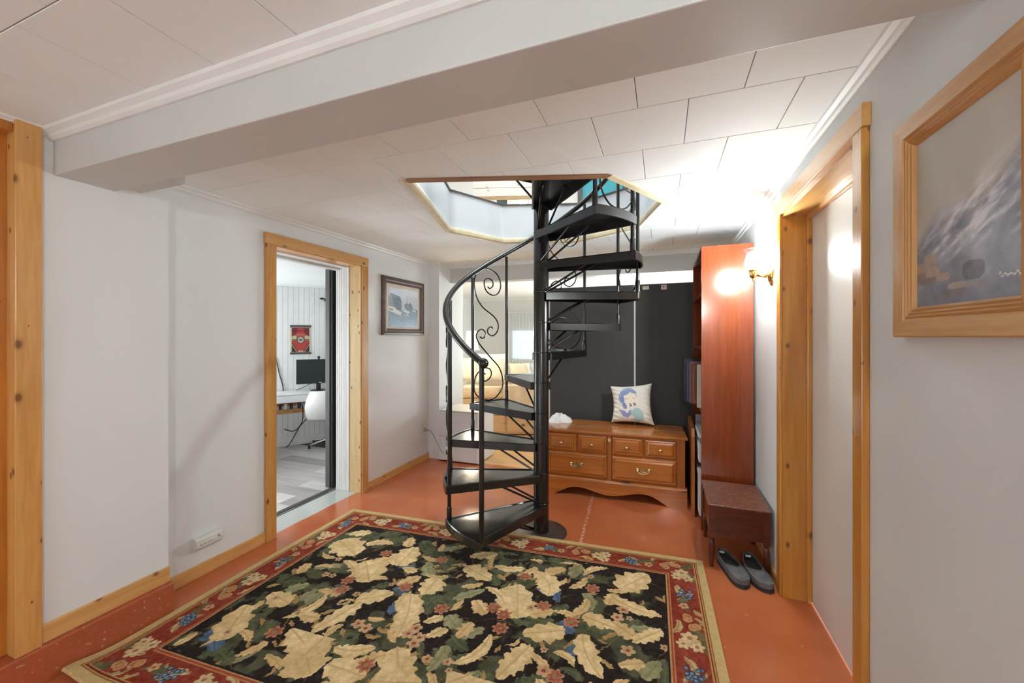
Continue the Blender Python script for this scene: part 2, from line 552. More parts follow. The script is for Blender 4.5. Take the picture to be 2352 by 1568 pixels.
def obj(name, mb, mat, parent=None, bevel=0.0, smooth=False, seg=2, auto=None, org=None):
    me = bpy.data.meshes.new(name)
    off = Vector((0, 0, 0))
    if org is not None:
        off = Vector(org)
    me.from_pydata([tuple(Vector(p) - off) for p in mb.v], [], mb.f)
    me.update()
    bm = bmesh.new()
    bm.from_mesh(me)
    bmesh.ops.recalc_face_normals(bm, faces=bm.faces)
    bm.to_mesh(me)
    bm.free()
    me.materials.append(mat)
    o = bpy.data.objects.new(name, me)
    COL.objects.link(o)
    o.location = off
    if parent is not None:
        o.parent = parent
    if smooth:
        me.polygons.foreach_set('use_smooth', [True] * len(me.polygons))
        try:
            me.set_sharp_from_angle(angle=R_(auto or 40))
        except Exception:
            pass
    if bevel > 0:
        md = o.modifiers.new('bevel', 'BEVEL')
        md.width = bevel
        md.segments = seg
        md.limit_method = 'ANGLE'
        md.angle_limit = R_(40)
    return o

def tag(o, label, cat, group=None):
    o['label'] = label
    o['category'] = cat
    if group:
        o['group'] = group
    return o

def struct(o, label=None):
    o['kind'] = 'structure'
    if label:
        o['label'] = label
    return o

def wparent(o, root):
    """parent o to an unrotated root while o was built in world coordinates"""
    o.parent = root
    o.location = Vector(o.location) - Vector(root.location)
    return o

def wobj(name, mb, mat, root, **kw):
    return wparent(obj(name, mb, mat, **kw), root)

def catmull(pts, sub=6):
    P = [Vector(p) for p in pts]
    P = [P[0] * 2 - P[1]] + P + [P[-1] * 2 - P[-2]]
    out = []
    for i in range(1, len(P) - 2):
        a, b, c, d = P[i - 1], P[i], P[i + 1], P[i + 2]
        for k in range(sub):
            t = k / sub
            out.append(0.5 * ((2 * b) + (c - a) * t + (2 * a - 5 * b + 4 * c - d) * t * t + (3 * b - a - 3 * c + d) * t ** 3))
    out.append(P[-2])
    return out

# value noise for painted surfaces
def vnoise(x, y, seed=0):
    rng = np.random.RandomState(seed)
    tab = rng.rand(64, 64)
    xi = np.floor(x).astype(int)
    yi = np.floor(y).astype(int)
    fx = x - xi
    fy = y - yi
    fx = fx * fx * (3 - 2 * fx)
    fy = fy * fy * (3 - 2 * fy)
    g = lambda a, b: tab[a % 64, b % 64]
    return (g(xi, yi) * (1 - fx) + g(xi + 1, yi) * fx) * (1 - fy) + (g(xi, yi + 1) * (1 - fx) + g(xi + 1, yi + 1) * fx) * fy

def fbm(x, y, oct=4, seed=0):
    s = 0
    a = 0.5
    t = 0
    for i in range(oct):
        s = s + a * vnoise(x * 2 ** i + 17 * i, y * 2 ** i + 5 * i, seed + i)
        t += a
        a *= 0.5
    return s / t

def inpoly(px, py, poly):
    ins = np.zeros(px.shape, bool)
    n = len(poly)
    j = n - 1
    for i in range(n):
        xi, yi = poly[i][0], poly[i][1]
        xj, yj = poly[j][0], poly[j][1]
        if yi != yj:
            c = ((yi > py) != (yj > py)) & (px < (xj - xi) * (py - yi) / (yj - yi) + xi)
            ins ^= c
        j = i
    return ins

def srgb_arr(a):
    a = np.clip(a, 0, 255) / 255.0
    return np.where(a <= 0.04045, a / 12.92, ((a + 0.055) / 1.055) ** 2.4)

def painted(name, nx, ny, img, place, mat, parent=None, smooth=False):
    """grid of (nx+1)*(ny+1) points, img[ny+1,nx+1,3] in sRGB 0..255, place(U,V)->x,y,z arrays"""
    U, V = np.meshgrid(np.linspace(0, 1, nx + 1), np.linspace(0, 1, ny + 1))
    X, Y, Zz = place(U, V)
    co = np.stack([np.broadcast_to(X, U.shape), np.broadcast_to(Y, U.shape), np.broadcast_to(Zz, U.shape)], -1).reshape(-1, 3)
    nvt = co.shape[0]
    i = np.arange(nx)[None, :] + (nx + 1) * np.arange(ny)[:, None]
    q = np.stack([i, i + 1, i + nx + 2, i + nx + 1], -1).reshape(-1, 4)
    me = bpy.data.meshes.new(name)
    me.vertices.add(nvt)
    me.vertices.foreach_set('co', co.astype(np.float32).ravel())
    nf = q.shape[0]
    me.loops.add(nf * 4)
    me.loops.foreach_set('vertex_index', q.astype(np.int32).ravel())
    me.polygons.add(nf)
    me.polygons.foreach_set('loop_start', np.arange(0, nf * 4, 4, dtype=np.int32))
    me.update()
    me.validate()
    at = me.color_attributes.new('col', 'FLOAT_COLOR', 'POINT')
    c = np.ones((nvt, 4), np.float32)
    c[:, :3] = srgb_arr(img.reshape(-1, 3))
    at.data.foreach_set('color', c.ravel())
    if smooth:
        me.polygons.foreach_set('use_smooth', [True] * nf)
    me.materials.append(mat)
    o = bpy.data.objects.new(name, me)
    COL.objects.link(o)
    if parent is not None:
        o.parent = parent
    return o
# ------------------------------------------------------------------ room shell
H = 2.28          # underside of the ceiling tiles
ZU = 2.60         # level of the floor above
XL, XR = -2.57, 0.615
POLE = (-0.828, 2.80)

# octagonal stair well, one corner left square
PHI = R_(17.5)
AP = 0.745
def well(ap):
    nrm = [(PHI - PI / 2 + k * PI / 4) for k in range(8)]     # near, near-right, right, far-right, far, far-left, left, near-left
    nrm = nrm[:7]                                             # near-left corner stays square
    d = [ap + 0.01, ap + 0.03, ap + 0.02, ap, ap - 0.03, ap, ap]
    pts = []
    n = len(nrm)
    for i in range(n):
        a, b = nrm[i], nrm[(i + 1) % n]
        da, db = d[i], d[(i + 1) % n]
        det = math.cos(a) * math.sin(b) - math.sin(a) * math.cos(b)
        x = (da * math.sin(b) - db * math.sin(a)) / det
        y = (math.cos(a) * db - math.cos(b) * da) / det
        pts.append((POLE[0] + x, POLE[1] + y))
    return pts                                                # counter-clockwise
WELL = well(AP)

def clip_half(poly, a, b, keep_left):
    out = []
    n = len(poly)
    def side(p):
        s = (b[0] - a[0]) * (p[1] - a[1]) - (b[1] - a[1]) * (p[0] - a[0])
        return s if keep_left else -s
    for i in range(n):
        p, q = poly[i], poly[(i + 1) % n]
        sp, sq = side(p), side(q)
        if sp >= 0:
            out.append(p)
        if (sp >= 0) != (sq >= 0):
            t = sp / (sp - sq)
            out.append((p[0] + (q[0] - p[0]) * t, p[1] + (q[1] - p[1]) * t))
    return out

def parea(p):
    return abs(sum(p[i][0] * p[(i + 1) % len(p)][1] - p[(i + 1) % len(p)][0] * p[i][1] for i in range(len(p)))) / 2 if len(p) > 2 else 0

def minus(poly, hole):
    res = []
    cur = poly
    n = len(hole)
    for i in range(n):
        a, b = hole[i], hole[(i + 1) % n]
        o = clip_half(cur, a, b, False)
        if parea(o) > 1e-6:
            res.append(o)
        cur = clip_half(cur, a, b, True)
        if parea(cur) < 1e-6:
            break
    return res

rect = lambda x0, x1, y0, y1: [(x0, y0), (x1, y0), (x1, y1), (x0, y1)]

# floors
struct(obj('floor', MB().box(-2.84, 0.75, -2.4, 4.08, -0.08, 0.0), M_floor), 'brick red painted concrete floor with chips')

# ceiling slab and its tiles
mb = MB()
for p in minus(rect(-3.0, 0.9, -2.4, 4.5), WELL):
    mb.prism(p, H + 0.008, ZU)
ceil = struct(obj('ceiling', mb, M_joint), 'white tiled basement ceiling with octagonal stair opening')
rows = []
y = 1.578 - 0.358
k = 0
while y < 4.31:
    rows.append((y, min(y + 0.358, 4.31), k % 2))
    y += 0.358
    k += 1
near_rows = []
y = 0.897
k = 0
while y > -1.6:
    near_rows.append((y - 0.349, y, k % 2))
    y -= 0.349
    k += 1
G = 0.0014
for (y0, y1, par) in [(r[0], r[1], r[2]) for r in rows] + [(r[0], r[1], 10 + r[2]) for r in near_rows]:
    if par >= 10:
        x = -0.977 - 0.349 * 6 + (0.1745 if par == 11 else 0)
        pit = 0.349
    else:
        x = (-0.441 if par == 0 else -0.264) - 0.3525 * 8
        pit = 0.3525
    while x < XR:
        xa, xb = max(x, XL), min(x + pit, XR)
        if xb - xa > 0.02:
            poly = rect(xa + G, xb - G, y0 + G, y1 - G)
            hw = well(AP + 0.012)
            pcs = minus(poly, hw) if min(p[1] for p in hw) < y1 and max(p[1] for p in hw) > y0 else [poly]
            m2 = MB()
            for p in pcs:
                m2.prism(p, H, H + 0.008)
            if pcs:
                obj('tile', m2, M_tile, ceil, bevel=0.0012, seg=1)
        x += pit

# left wall, with the doorway to the office (Y 2.05..2.92)
DY0, DY1, DZ = 2.045, 2.925, 2.075
mb = MB()
mb.box(-2.69, XL, -2.4, DY0, 0, H + 0.01)
mb.box(-2.69, XL, DY1, 4.6, 0, H + 0.01)
mb.box(-2.69, XL, DY0, DY1, DZ, H + 0.01)
struct(obj('wall_left', mb, M_wall), 'pale grey left wall with the office doorway')
# thicker piece of the left wall standing on the red curb
struct(obj('wall_left_buildout', MB().box(XL - 0.01, -2.40, 0.80, 1.312, 0.0, H + 0.005), M_wall), 'thicker part of left wall above the red curb')
struct(obj('wall_left_near', MB().box(XL - 0.01, -2.40, -2.4, -0.25, 0.0, H + 0.005), M_wall))
struct(obj('curb', MB().box(-2.60, -2.362, -0.3, 1.318, -0.02, 0.155), M_curb, bevel=0.006), 'raised red painted concrete curb along left wall')
# right wall with the door opening (Y 1.64..2.56)
RY0, RY1, RZ = 1.645, 2.562, 2.085
mb = MB()
mb.box(XR, XR + 0.15, -2.4, RY0, 0, H + 0.01)
mb.box(XR, XR + 0.15, RY1, 8.5, 0, H + 0.01)
mb.box(XR, XR + 0.15, RY0, RY1, RZ, H + 0.01)
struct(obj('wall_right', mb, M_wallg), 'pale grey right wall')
struct(obj('wall_rear', MB().box(-2.7, 0.8, -2.55, -2.4, 0, H), M_wall))

# big beam across the room, second boxed-in piece, crown mouldings
struct(obj('ceiling_beam', MB().box(-2.42, XR, 0.893, 1.098, 2.10, H + 0.02), M_beam, bevel=0.004), 'boxed grey ceiling beam crossing the room')
struct(obj('ceiling_soffit', MB().box(-2.42, -2.07, 1.098, 1.20, 2.125, H + 0.02), M_beam, bevel=0.003))
def crown_run(name, p0, p1, nrm, size=0.036):
    """small ogee moulding from p0 to p1, in the corner below the ceiling; nrm points away from the wall"""
    s = size
    prof = [(0, 0), (s, 0), (s * 0.92, -s * 0.25), (s * 0.55, -s * 0.5), (s * 0.45, -s * 0.8), (s * 0.2, -s), (0, -s)]
    n = Vector((nrm[0], nrm[1], 0))
    return struct(obj(name, MB().extr(prof, lambda p: (p0[0] + n.x * p[0], p0[1] + n.y * p[0], H + p[1]), (p1[0] - p0[0], p1[1] - p0[1], 0)), M_crown))
crown_run('trim_1', (XL, 1.20), (XL, 4.05), (1, 0))
crown_run('trim_2', (XR, 1.098), (XR, 4.31), (-1, 0))
crown_run('trim_3', (-2.40, 0.893), (XR, 0.893), (0, -1), 0.042)
crown_run('trim_4', (-2.40, -0.2), (-2.40, 0.893), (1, 0), 0.03)

# far end: column, header over the opening, white partition with charcoal panels
struct(obj('wall_far_column', MB().box(XL - 0.02, -2.43, 4.045, 4.64, 0, H), M_wall), 'narrow grey column at end of left wall')
struct(obj('wall_far_header', MB().box(-2.43, XR, 4.31, 4.46, 2.074, H), M_beam), 'grey header above the bedroom opening')
crown_run('trim_5', (-2.43, 4.31), (XR, 4.31), (0, -1))
crown_run('trim_6', (XL, 4.045), (-2.43, 4.045), (0, -1))
struct(obj('wall_partition', MB().box(-1.14, XR, 4.15, 4.20, 0, 1.938), M_whiteboard), 'white partition board behind charcoal panels')

# doorway casings, left (office)
cas = struct(empty('trim_7', (XL, DY0, 0)), 'pine casing around the office doorway')
def wpart(name, mbx, mat, root, **kw):
    return wparent(obj(name, mbx, mat, **kw), root)
wpart('casing_board', MB().box(XL, XL + 0.024, 1.975, 2.052, 0.0, 2.075), M_pine, cas, bevel=0.003)
wpart('casing_board', MB().box(XL, XL + 0.024, 2.918, 2.992, 0.0, 2.07), M_pine, cas, bevel=0.003)
wpart('head_board', MB().box(XL, XL + 0.026, 1.970, 2.992, 2.065, 2.142), M_pine_y, cas, bevel=0.003)
wpart('jamb_board', MB().box(-2.695, XL + 0.004, 2.912, 2.930, 0.0, 2.066), M_pine_raw, cas)
wpart('jamb_board', MB().box(-2.695, XL + 0.004, 2.035, 2.050, 0.0, 2.066), M_pine_raw, cas)
wpart('head_jamb', MB().box(-2.695, XL + 0.004, 2.035, 2.93, 2.060, 2.077), M_pine_y, cas)
# white beaded lining beyond the jamb
bead = struct(empty('trim_8', (-2.7, 2.9, 0)), 'white beaded boards lining the doorway')
xs = [-2.695, -2.728, -2.752, -2.778, -2.802, -2.826, -2.85]
for a, b in zip(xs[:-1], xs[1:]):
    wpart('bead_board', MB().box(b + 0.0015, a - 0.0015, 2.905, 2.935, 0.0, 2.075), M_white, bead, bevel=0.003)
wpart('head_board', MB().box(-2.80, -2.697, 2.0, 2.935, 2.052, 2.075), M_white, bead, bevel=0.002)
wpart('head_board', MB().box(-2.86, -2.802, 2.0, 2.935, 2.035, 2.065), M_white, bead, bevel=0.002)

# door casing on the right wall
cas = struct(empty('trim_9', (XR, RY0, 0)), 'pine casing and jamb around the white door')
wpart('casing_board', MB().box(0.593, XR, 1.586, 1.652, 0.0, 2.088), M_pine_door, cas, bevel=0.003)
wpart('casing_board', MB().box(0.600, XR, 2.566, 2.634, 0.0, 2.088), M_pine_door, cas, bevel=0.003)
wpart('head_board', MB().box(0.590, XR, 1.575, 2.64, 2.088, 2.162), M_pine_door_y, cas, bevel=0.003)
wpart('jamb_board', MB().box(XR - 0.002, 0.722, 2.560, 2.585, 0.0, 2.088), M_pine_door, cas)
wpart('jamb_board', MB().box(XR - 0.002, 0.762, 1.628, 1.650, 0.0, 2.088), M_pine_door, cas)
wpart('head_jamb', MB().box(XR - 0.002, 0.722, 1.63, 2.58, 2.072, 2.09), M_pine_door_y, cas)
wpart('stop_strip', MB().box(0.722, 0.744, 2.546, 2.585, 0.0, 2.075), M_pine_door, cas, bevel=0.004)
wpart('stop_strip', MB().box(0.722, 0.744, 1.65, 2.556, 2.050, 2.075), M_pine_door_y, cas, bevel=0.004)
struct(obj('door_1', MB().box(0.744, 0.78, 1.635, 2.575, 0.008, 2.072), plain('door_white', (0.66, 0.635, 0.60), 0.25, var=0.02, nscale=3, bmp=0.05, bscale=40)), 'plain white slab door in pine casing')
# dark sliding door leaf, office side, and its floor track
dl = struct(empty('door_2', (-2.915, 2.9, 0)), 'charcoal sliding door leaf edge with dark floor track')
wpart('leaf', MB().box(-2.955, -2.905, 2.885, 3.75, 0.012, 2.05), M_charcoal, dl, bevel=0.002)
wpart('leaf_edge', MB().box(-2.905, -2.882, 2.895, 3.75, 0.012, 2.05), M_blackp, dl)
wpart('track', MB().box(-2.905, -2.868, 1.9, 2.93, 0.0, 0.012), M_charcoal, dl, bevel=0.002)
wpart('roller', MB().cyl((-2.895, 2.93, 0.014), (-2.895, 2.90, 0.014), 0.014, n=10), M_blackp, dl)

# casing post on the curb at the near left, with its jamb and header
cas = struct(empty('trim_10', (-2.4, 0.8, 0.155)), 'thick pine post casing of the near left doorway')
wpart('casing_post', MB().box(-2.44, -2.372, 0.778, 0.852, 0.155, H), M_pine, cas, bevel=0.003)
wpart('jamb_board', MB().box(-2.55, -2.44, 0.742, 0.79, 0.155, H), M_pine_deep, cas, bevel=0.003)
wpart('jamb_board', MB().box(-2.62, -2.55, 0.700, 0.79, 0.155, H), M_pine_deep, cas, bevel=0.003)
wpart('head_board', MB().box(-2.46, -2.385, -0.25, 0.778, 2.225, H), M_pine_deep, cas, bevel=0.003)
struct(obj('door_3', MB().box(-2.70, -2.62, -0.25, 0.75, 0.155, H), M_pine_deep), 'amber pine door behind near left casing')

# baseboards (pine)
struct(obj('baseboard_left_curb', MB().box(-2.40, -2.386, 0.852, 1.312, 0.155, 0.232), M_pine_y, bevel=0.003))
struct(obj('baseboard_left', MB().box(XL, XL + 0.014, 1.312, 1.975, 0.0, 0.076), M_pine_y, bevel=0.003))
struct(obj('baseboard_left_far', MB().box(XL, XL + 0.014, 2.992, 4.035, 0.0, 0.072), M_pine_y, bevel=0.003))
struct(obj('baseboard_right', MB().box(XR - 0.014, XR, 2.632, 4.1, 0.0, 0.07), M_pine_y, bevel=0.003))
struct(obj('baseboard_right_near', MB().box(XR - 0.014, XR, -2.4, 1.586, 0.0, 0.07), M_pine_y, bevel=0.003))

# ------------------------------------------------------------------ stair well lining and trim
ln = struct(empty('trim_11', (POLE[0], POLE[1], H)), 'white boarded lining of the octagonal stair opening with wooden edge')
nW = len(WELL)
for i in range(nW):
    a, b = Vector((*WELL[i], 0)), Vector((*WELL[(i + 1) % nW], 0))
    d = (b - a).normalized()
    inn = Vector((-d.y, d.x, 0))                      # towards the middle of the well
    m2 = MB()
    q = [a - inn * 0.004, b - inn * 0.004, b + inn * 0.008, a + inn * 0.008]
    m2.prism([(p.x, p.y) for p in q], H + 0.03, ZU + 0.01)
    wpart('lining_board', m2, M_lining, ln)
    m2 = MB()
    prof = [(-0.028, 0.0), (-0.028, -0.007), (0.006, -0.012), (0.018, -0.004), (0.022, 0.014), (0.017, 0.032), (0.004, 0.036), (0.0, 0.03)]
    e = (b - a)
    m2.extr(prof, lambda p: (a.x + inn.x * p[0], a.y + inn.y * p[0], H + p[1]), (e.x, e.y, 0))
    wpart('edge_trim', m2, M_trimhole_d if i in (6,) else M_trimhole, ln, smooth=True, auto=35)
    m2 = MB()
    prof = [(0.0, 0), (0.016, 0), (0.016, 0.014), (0.0, 0.014)]
    m2.extr(prof, lambda p: (a.x + inn.x * p[0], a.y + inn.y * p[0], ZU + 0.008 + p[1]), (e.x, e.y, 0))
    wpart('top_nosing', m2, M_charcoal, ln)

# ------------------------------------------------------------------ upper room seen through the opening
# (the room above is aligned with the stair well, turned by PHI about the pole)
def UP(mbx):
    c, s_ = math.cos(PHI), math.sin(PHI)
    mbx.v = [(POLE[0] + p[0] * c - p[1] * s_, POLE[1] + p[0] * s_ + p[1] * c, p[2]) for p in mbx.v]
    return mbx
UX0, UX1, UY0, UY1, UZ = -2.2, 3.0, -3.4, 3.1, 4.9
c_, s_ = math.cos(PHI), math.sin(PHI)
corners = [(POLE[0] + x * c_ - y * s_, POLE[1] + x * s_ + y * c_) for (x, y) in rect(UX0, UX1, UY0, UY1)]
mb = MB()
for p in minus(corners, WELL):
    mb.prism(p, ZU, ZU + 0.008)
struct(obj('floor_upper', mb, M_oak[0]))
mb = MB()
mb.box(UX0 - 0.1, UX0, UY0, UY1, ZU, UZ)
mb.box(UX1, UX1 + 0.1, UY0, UY1, ZU, UZ)
mb.box(UX0, UX1, UY0 - 0.1, UY0, ZU, UZ)
struct(obj('wall_upper', UP(mb), M_lining))
struct(obj('ceiling_upper', UP(MB().box(UX0, UX1, UY0, UY1, UZ, UZ + 0.1)), M_white))
wins = [(-0.62, -0.45), (-0.275, -0.165), (-0.105, 0.145), (0.195, 0.40)]
WZ0, WZ1 = 3.05, 3.52
mb = MB()
xs = [UX0] + [c for w in wins for c in w] + [0.62]
for i in range(0, len(xs), 2):
    mb.box(xs[i], xs[i + 1], UY1, UY1 + 0.1, ZU, UZ)
for w in wins:
    mb.box(w[0], w[1], UY1, UY1 + 0.1, ZU, WZ0)
    mb.box(w[0], w[1], UY1, UY1 + 0.1, WZ1, UZ)
struct(obj('wall_upper_far', UP(mb), M_lining), 'pale wall with windows in the room above')
struct(obj('wall_upper_teal', UP(MB().box(0.62, UX1, UY1, UY1 + 0.1, ZU, UZ)), M_teal), 'teal wall of the room above')
for i, w in enumerate(wins):
    wn = struct(empty('window_%d' % (i + 1), (POLE[0], POLE[1], WZ0)))
    wpart('pane', UP(MB().box(w[0], w[1], UY1 + 0.04, UY1 + 0.05, WZ0, WZ1)), M_slate if i == 0 else M_daypane, wn)  # the first frame holds a dark picture, not a window pane
    fr = MB()
    fr.box(w[0] - 0.025, w[0] + 0.006, UY1 - 0.02, UY1 + 0.03, WZ0 - 0.03, WZ1 + 0.025)
    fr.box(w[1] - 0.006, w[1] + 0.025, UY1 - 0.02, UY1 + 0.03, WZ0 - 0.03, WZ1 + 0.025)
    fr.box(w[0], w[1], UY1 - 0.02, UY1 + 0.03, WZ1 - 0.008, WZ1 + 0.025)
    fr.box(w[0], w[1], UY1 - 0.02, UY1 + 0.03, WZ0 - 0.03, WZ0 + 0.008)
    wpart('frame', UP(fr), M_white, wn)
bm_ = struct(empty('ceiling_beam_upper', (POLE[0], POLE[1], 3.2)), 'whitewashed plank beam in the room above')
for j in range(3):
    wpart('plank', UP(MB().box(-0.83, 0.22, 2.1, 2.25, 3.19 + 0.105 * j, 3.19 + 0.105 * j + 0.102)), M_upplank, bm_, bevel=0.003)
struct(obj('trim_12', UP(MB().box(1.58, 1.66, 3.02, 3.1, ZU, UZ)), M_charcoal))
struct(obj('trim_13', UP(MB().box(0.60, 0.66, 3.04, 3.1, ZU, UZ)), M_charcoal))
# ------------------------------------------------------------------ spiral staircase
NR = 12
RISE = 0.2175
RT = 0.705
A0 = R_(-106.0)
STEP = R_(30.0)
st = empty('spiral_staircase', (POLE[0], POLE[1], 0))
tag(st, 'black metal spiral staircase with scrolled balusters rising through octagonal ceiling opening', 'staircase')
SP = lambda name, mbx, mat, **kw: obj(name, mbx, mat, st, **kw)
m = MB()
m.lathe([(0.055, 0.0), (0.055, 3.75), (0.03, 3.79), (0.001, 3.80)], n=32)
SP('pole', m, M_black, smooth=True)
m = MB()
m.lathe([(0.185, 0.0), (0.185, 0.006), (0.182, 0.008), (0.055, 0.008)], n=48)
SP('base_plate', m, M_plate, smooth=True)
def pol(r, a, z):
    return (r * math.cos(a), r * math.sin(a), z)
def offset_poly(poly, d):
    n = len(poly)
    out = []
    for i in range(n):
        p0, p1, p2 = Vector(poly[i - 1]), Vector(poly[i]), Vector(poly[(i + 1) % n])
        e1 = (p1 - p0).normalized()
        e2 = (p2 - p1).normalized()
        n1 = Vector((-e1.y, e1.x))
        n2 = Vector((-e2.y, e2.x))
        b = (n1 + n2)
        b = b / max(0.3, b.dot(n1)) if b.length > 1e-6 else n1
        out.append(tuple(p1 + b * d))
    return out
def tread_mesh(a0, a1, r, th=0.056, ri=0.078):
    """pan tread about the pole, clockwise from a0 down to a1; z = 0 is the walking edge"""
    n = 10
    outer = [(r * math.cos(a0 + (a1 - a0) * i / n), r * math.sin(a0 + (a1 - a0) * i / n)) for i in range(n + 1)]
    inner = [(ri * math.cos(a1 - R_(58)), ri * math.sin(a1 - R_(58))), (ri * math.cos(a0 + R_(58)), ri * math.sin(a0 + R_(58)))]
    poly = (outer + inner)[::-1]                       # counter-clockwise
    inn = offset_poly(poly, 0.011)
    inn2 = offset_poly(poly, 0.016)
    k = len(poly)
    rings = [(poly, -th), (poly, -0.006), (offset_poly(poly, 0.004), 0.0), (inn, 0.0), (inn2, -0.006)]
    rings_b = [(poly, -th), (inn, -th), (inn, -0.016)]
    mb = MB()
    def strip(rs, cap):
        vs = [(p[0], p[1], z) for (pl, z) in rs for p in pl]
        fs = []
        for i in range(len(rs) - 1):
            for q in range(k):
                fs.append((i * k + q, i * k + (q + 1) % k, (i + 1) * k + (q + 1) % k, (i + 1) * k + q))
        fs.append(tuple((len(rs) - 1) * k + q for q in range(k)))
        mb.add(vs, fs)
    strip(rings, True)
    strip(rings_b, True)
    return mb
for k in range(1, NR + 1):
    a0 = A0 - STEP * (k - 1)
    a1 = a0 - R_(31.5)
    z = RISE * k
    if k == NR:
        a1 = a0 - R_(62)
    tm = tread_mesh(a0, a1, RT if k < NR else RT + 0.02)
    tm.v = [(p[0], p[1], p[2] + z) for p in tm.v]
    t = SP('tread', tm, M_blacktread)
    # two thin braces under each tread
    am = (a0 + a1) / 2
    for s in (1, -1):
        ae = am + s * R_(11)
        b = MB()
        b.cyl(pol(0.05, am + s * R_(40), z - 0.205 if k > 1 else 0.02), pol(0.40, ae, z - 0.018), 0.0075, n=8)
        obj('brace', b, M_black, t, smooth=True)
    # sleeve joint ring on the pole
    rg = MB()
    rg.lathe([(0.0551, z - 0.004), (0.0572, z - 0.002), (0.0572, z + 0.002), (0.0551, z + 0.004)], n=32)
    SP('sleeve_ring', rg, M_black, smooth=True)
ZR0 = 1.268
RB = RT - 0.024
def rail_z(j):
    return ZR0 + RISE * j
for j in range(0, NR + 1):
    a = A0 - STEP * j - (R_(-1.5) if j == 0 else R_(0.8))
    zb = RISE * j - 0.05 if j > 0 else RISE - 0.01
    b = MB()
    b.cyl(pol(RB, a, zb), pol(RB, a, rail_z(j) - 0.01), 0.0125 if j else 0.0155, n=12)
    o = SP('baluster', b, M_black, smooth=True)
    if j > 0:
        c = MB()
        c.lathe([(0.0126, 0), (0.0165, 0.002), (0.0165, 0.075), (0.0126, 0.085)], pol(RB, a, RISE * j - 0.004), n=12)
        obj('collar', c, M_black, o, smooth=True)
# handrail
pts = []
for i in range(0, 13 * 10 + 1):
    j = i / 10.0
    pts.append(pol(RB + 0.006, A0 + R_(1.5) - STEP * j, rail_z(j) + 0.004))
rl = SP('handrail', MB().tube(pts, 0.021, n=14), M_black, smooth=True)
a = A0 + R_(3.0)
obj('rail_knob', MB().sphere(pol(RB + 0.006, a, ZR0 - 0.004), 0.031, 18, 12), M_black, rl, smooth=True)
# scrollwork on every other tread
low = [(435, 843), (422, 838), (405, 865), (415, 890), (445, 893), (478, 865), (482, 825), (460, 800), (410, 800), (355, 850), (338, 920), (350, 980), (400, 1025), (460, 1042), (520, 1025), (565, 960), (570, 890), (545, 800), (480, 720), (400, 630), (365, 580), (358, 545), (375, 515), (405, 502), (432, 520), (432, 555), (410, 570), (390, 558)]
upp = [(455, 175), (470, 187), (495, 165), (492, 130), (465, 112), (435, 120), (425, 160), (445, 210), (490, 237), (530, 225), (553, 180), (550, 120), (520, 65), (460, 38), (410, 38), (365, 70), (340, 140), (345, 210), (370, 280), (420, 340), (490, 390), (525, 430), (538, 480), (525, 525), (495, 550), (465, 540), (452, 515), (462, 490), (482, 482), (494, 494)]
for k in range(2, NR + 1, 2):
    ab0 = A0 - STEP * (k - 1)
    ab1 = A0 - STEP * k
    for shape in (low, upp):
        P3 = []
        for (px, py) in shape:
            w = (px - 316) / (592 - 316)
            h = (1046 - py) / 1008.0 * 1.135
            aa = ab0 + (ab1 - ab0) * w
            P3.append(pol(RB, aa, RISE * k + h))
        SP('scroll', MB().tube(catmull(P3, 5), 0.0055, n=6), M_black, smooth=True)
    am = ab0 + (ab1 - ab0) * 0.52
    SP('scroll_clip', MB().cyl(pol(RB, am, RISE * k - 0.01), pol(RB, am, RISE * k + 0.01), 0.012, n=8), M_black)

# ------------------------------------------------------------------ charcoal panels with their stickers
def sticker(kind, root, x0, x1, y, z0, z1):
    nx, nz = 40, 40
    U, V = np.meshgrid(np.linspace(0, 1, nx + 1), np.linspace(0, 1, nz + 1))
    img = np.ones(U.shape + (3,)) * np.array([226, 218, 210])
    if kind == 'umbrella':
        cx = 0.38
        dome = ((U - cx) ** 2 + (V - 0.60) ** 2 < 0.19 ** 2) & (V > 0.60)
        stem = (abs(U - cx) < 0.03) & (V > 0.22) & (V < 0.65)
        foot = ((U - cx + 0.0) ** 2 + (V - 0.22) ** 2 < 0.07 ** 2)
        lines = (U > 0.62) & (U < 0.88) & (np.sin(V * 60) > 0.5) & (V > 0.2) & (V < 0.8)
        img[dome | stem | foot] = (150, 52, 46)
        img[lines] = (190, 150, 140)
    else:
        bars = (V > 0.55) & (V < 0.82) & (U > 0.08) & (U < 0.92) & (np.sin(U * 90) + np.sin(U * 37 + 1) > 0.1)
        img[bars] = (70, 66, 62)
    o = painted('sticker', nx, nz, img, lambda u, v: (x0 + (x1 - x0) * u, y + 0 * u, z0 + (z1 - z0) * v), M_print)
    return wparent(o, root)
M_print = attr_mat('print_surface', 0.6)
p = empty('wall_panel', (-0.69, 4.14, 0))
tag(p, 'charcoal foam panel standing behind spiral stair pole, left of white gap', 'panel', 'charcoal wall panels')
wpart('board', MB().box(-1.122, -0.266, 4.125, 4.149, 0.0, 1.932), M_panel, p, bevel=0.002)
p = empty('wall_panel', (0.18, 4.14, 0))
tag(p, 'charcoal foam panel with white stickers beside tall bookcase', 'panel', 'charcoal wall panels')
wpart('board', MB().box(-0.249, 0.60, 4.125, 4.149, 0.0, 1.932), M_panel, p, bevel=0.002)
sticker('umbrella', p, -0.013, 0.037, 4.1245, 1.875, 1.920)
sticker('bars', p, -0.185, -0.125, 4.1245, 1.882, 1.916)
strip_ = obj('joint_strip', MB().box(-0.266, -0.249, 4.135, 4.149, 0.0, 1.93), M_whiteboard)
strip_.parent = bpy.data.objects['wall_partition']

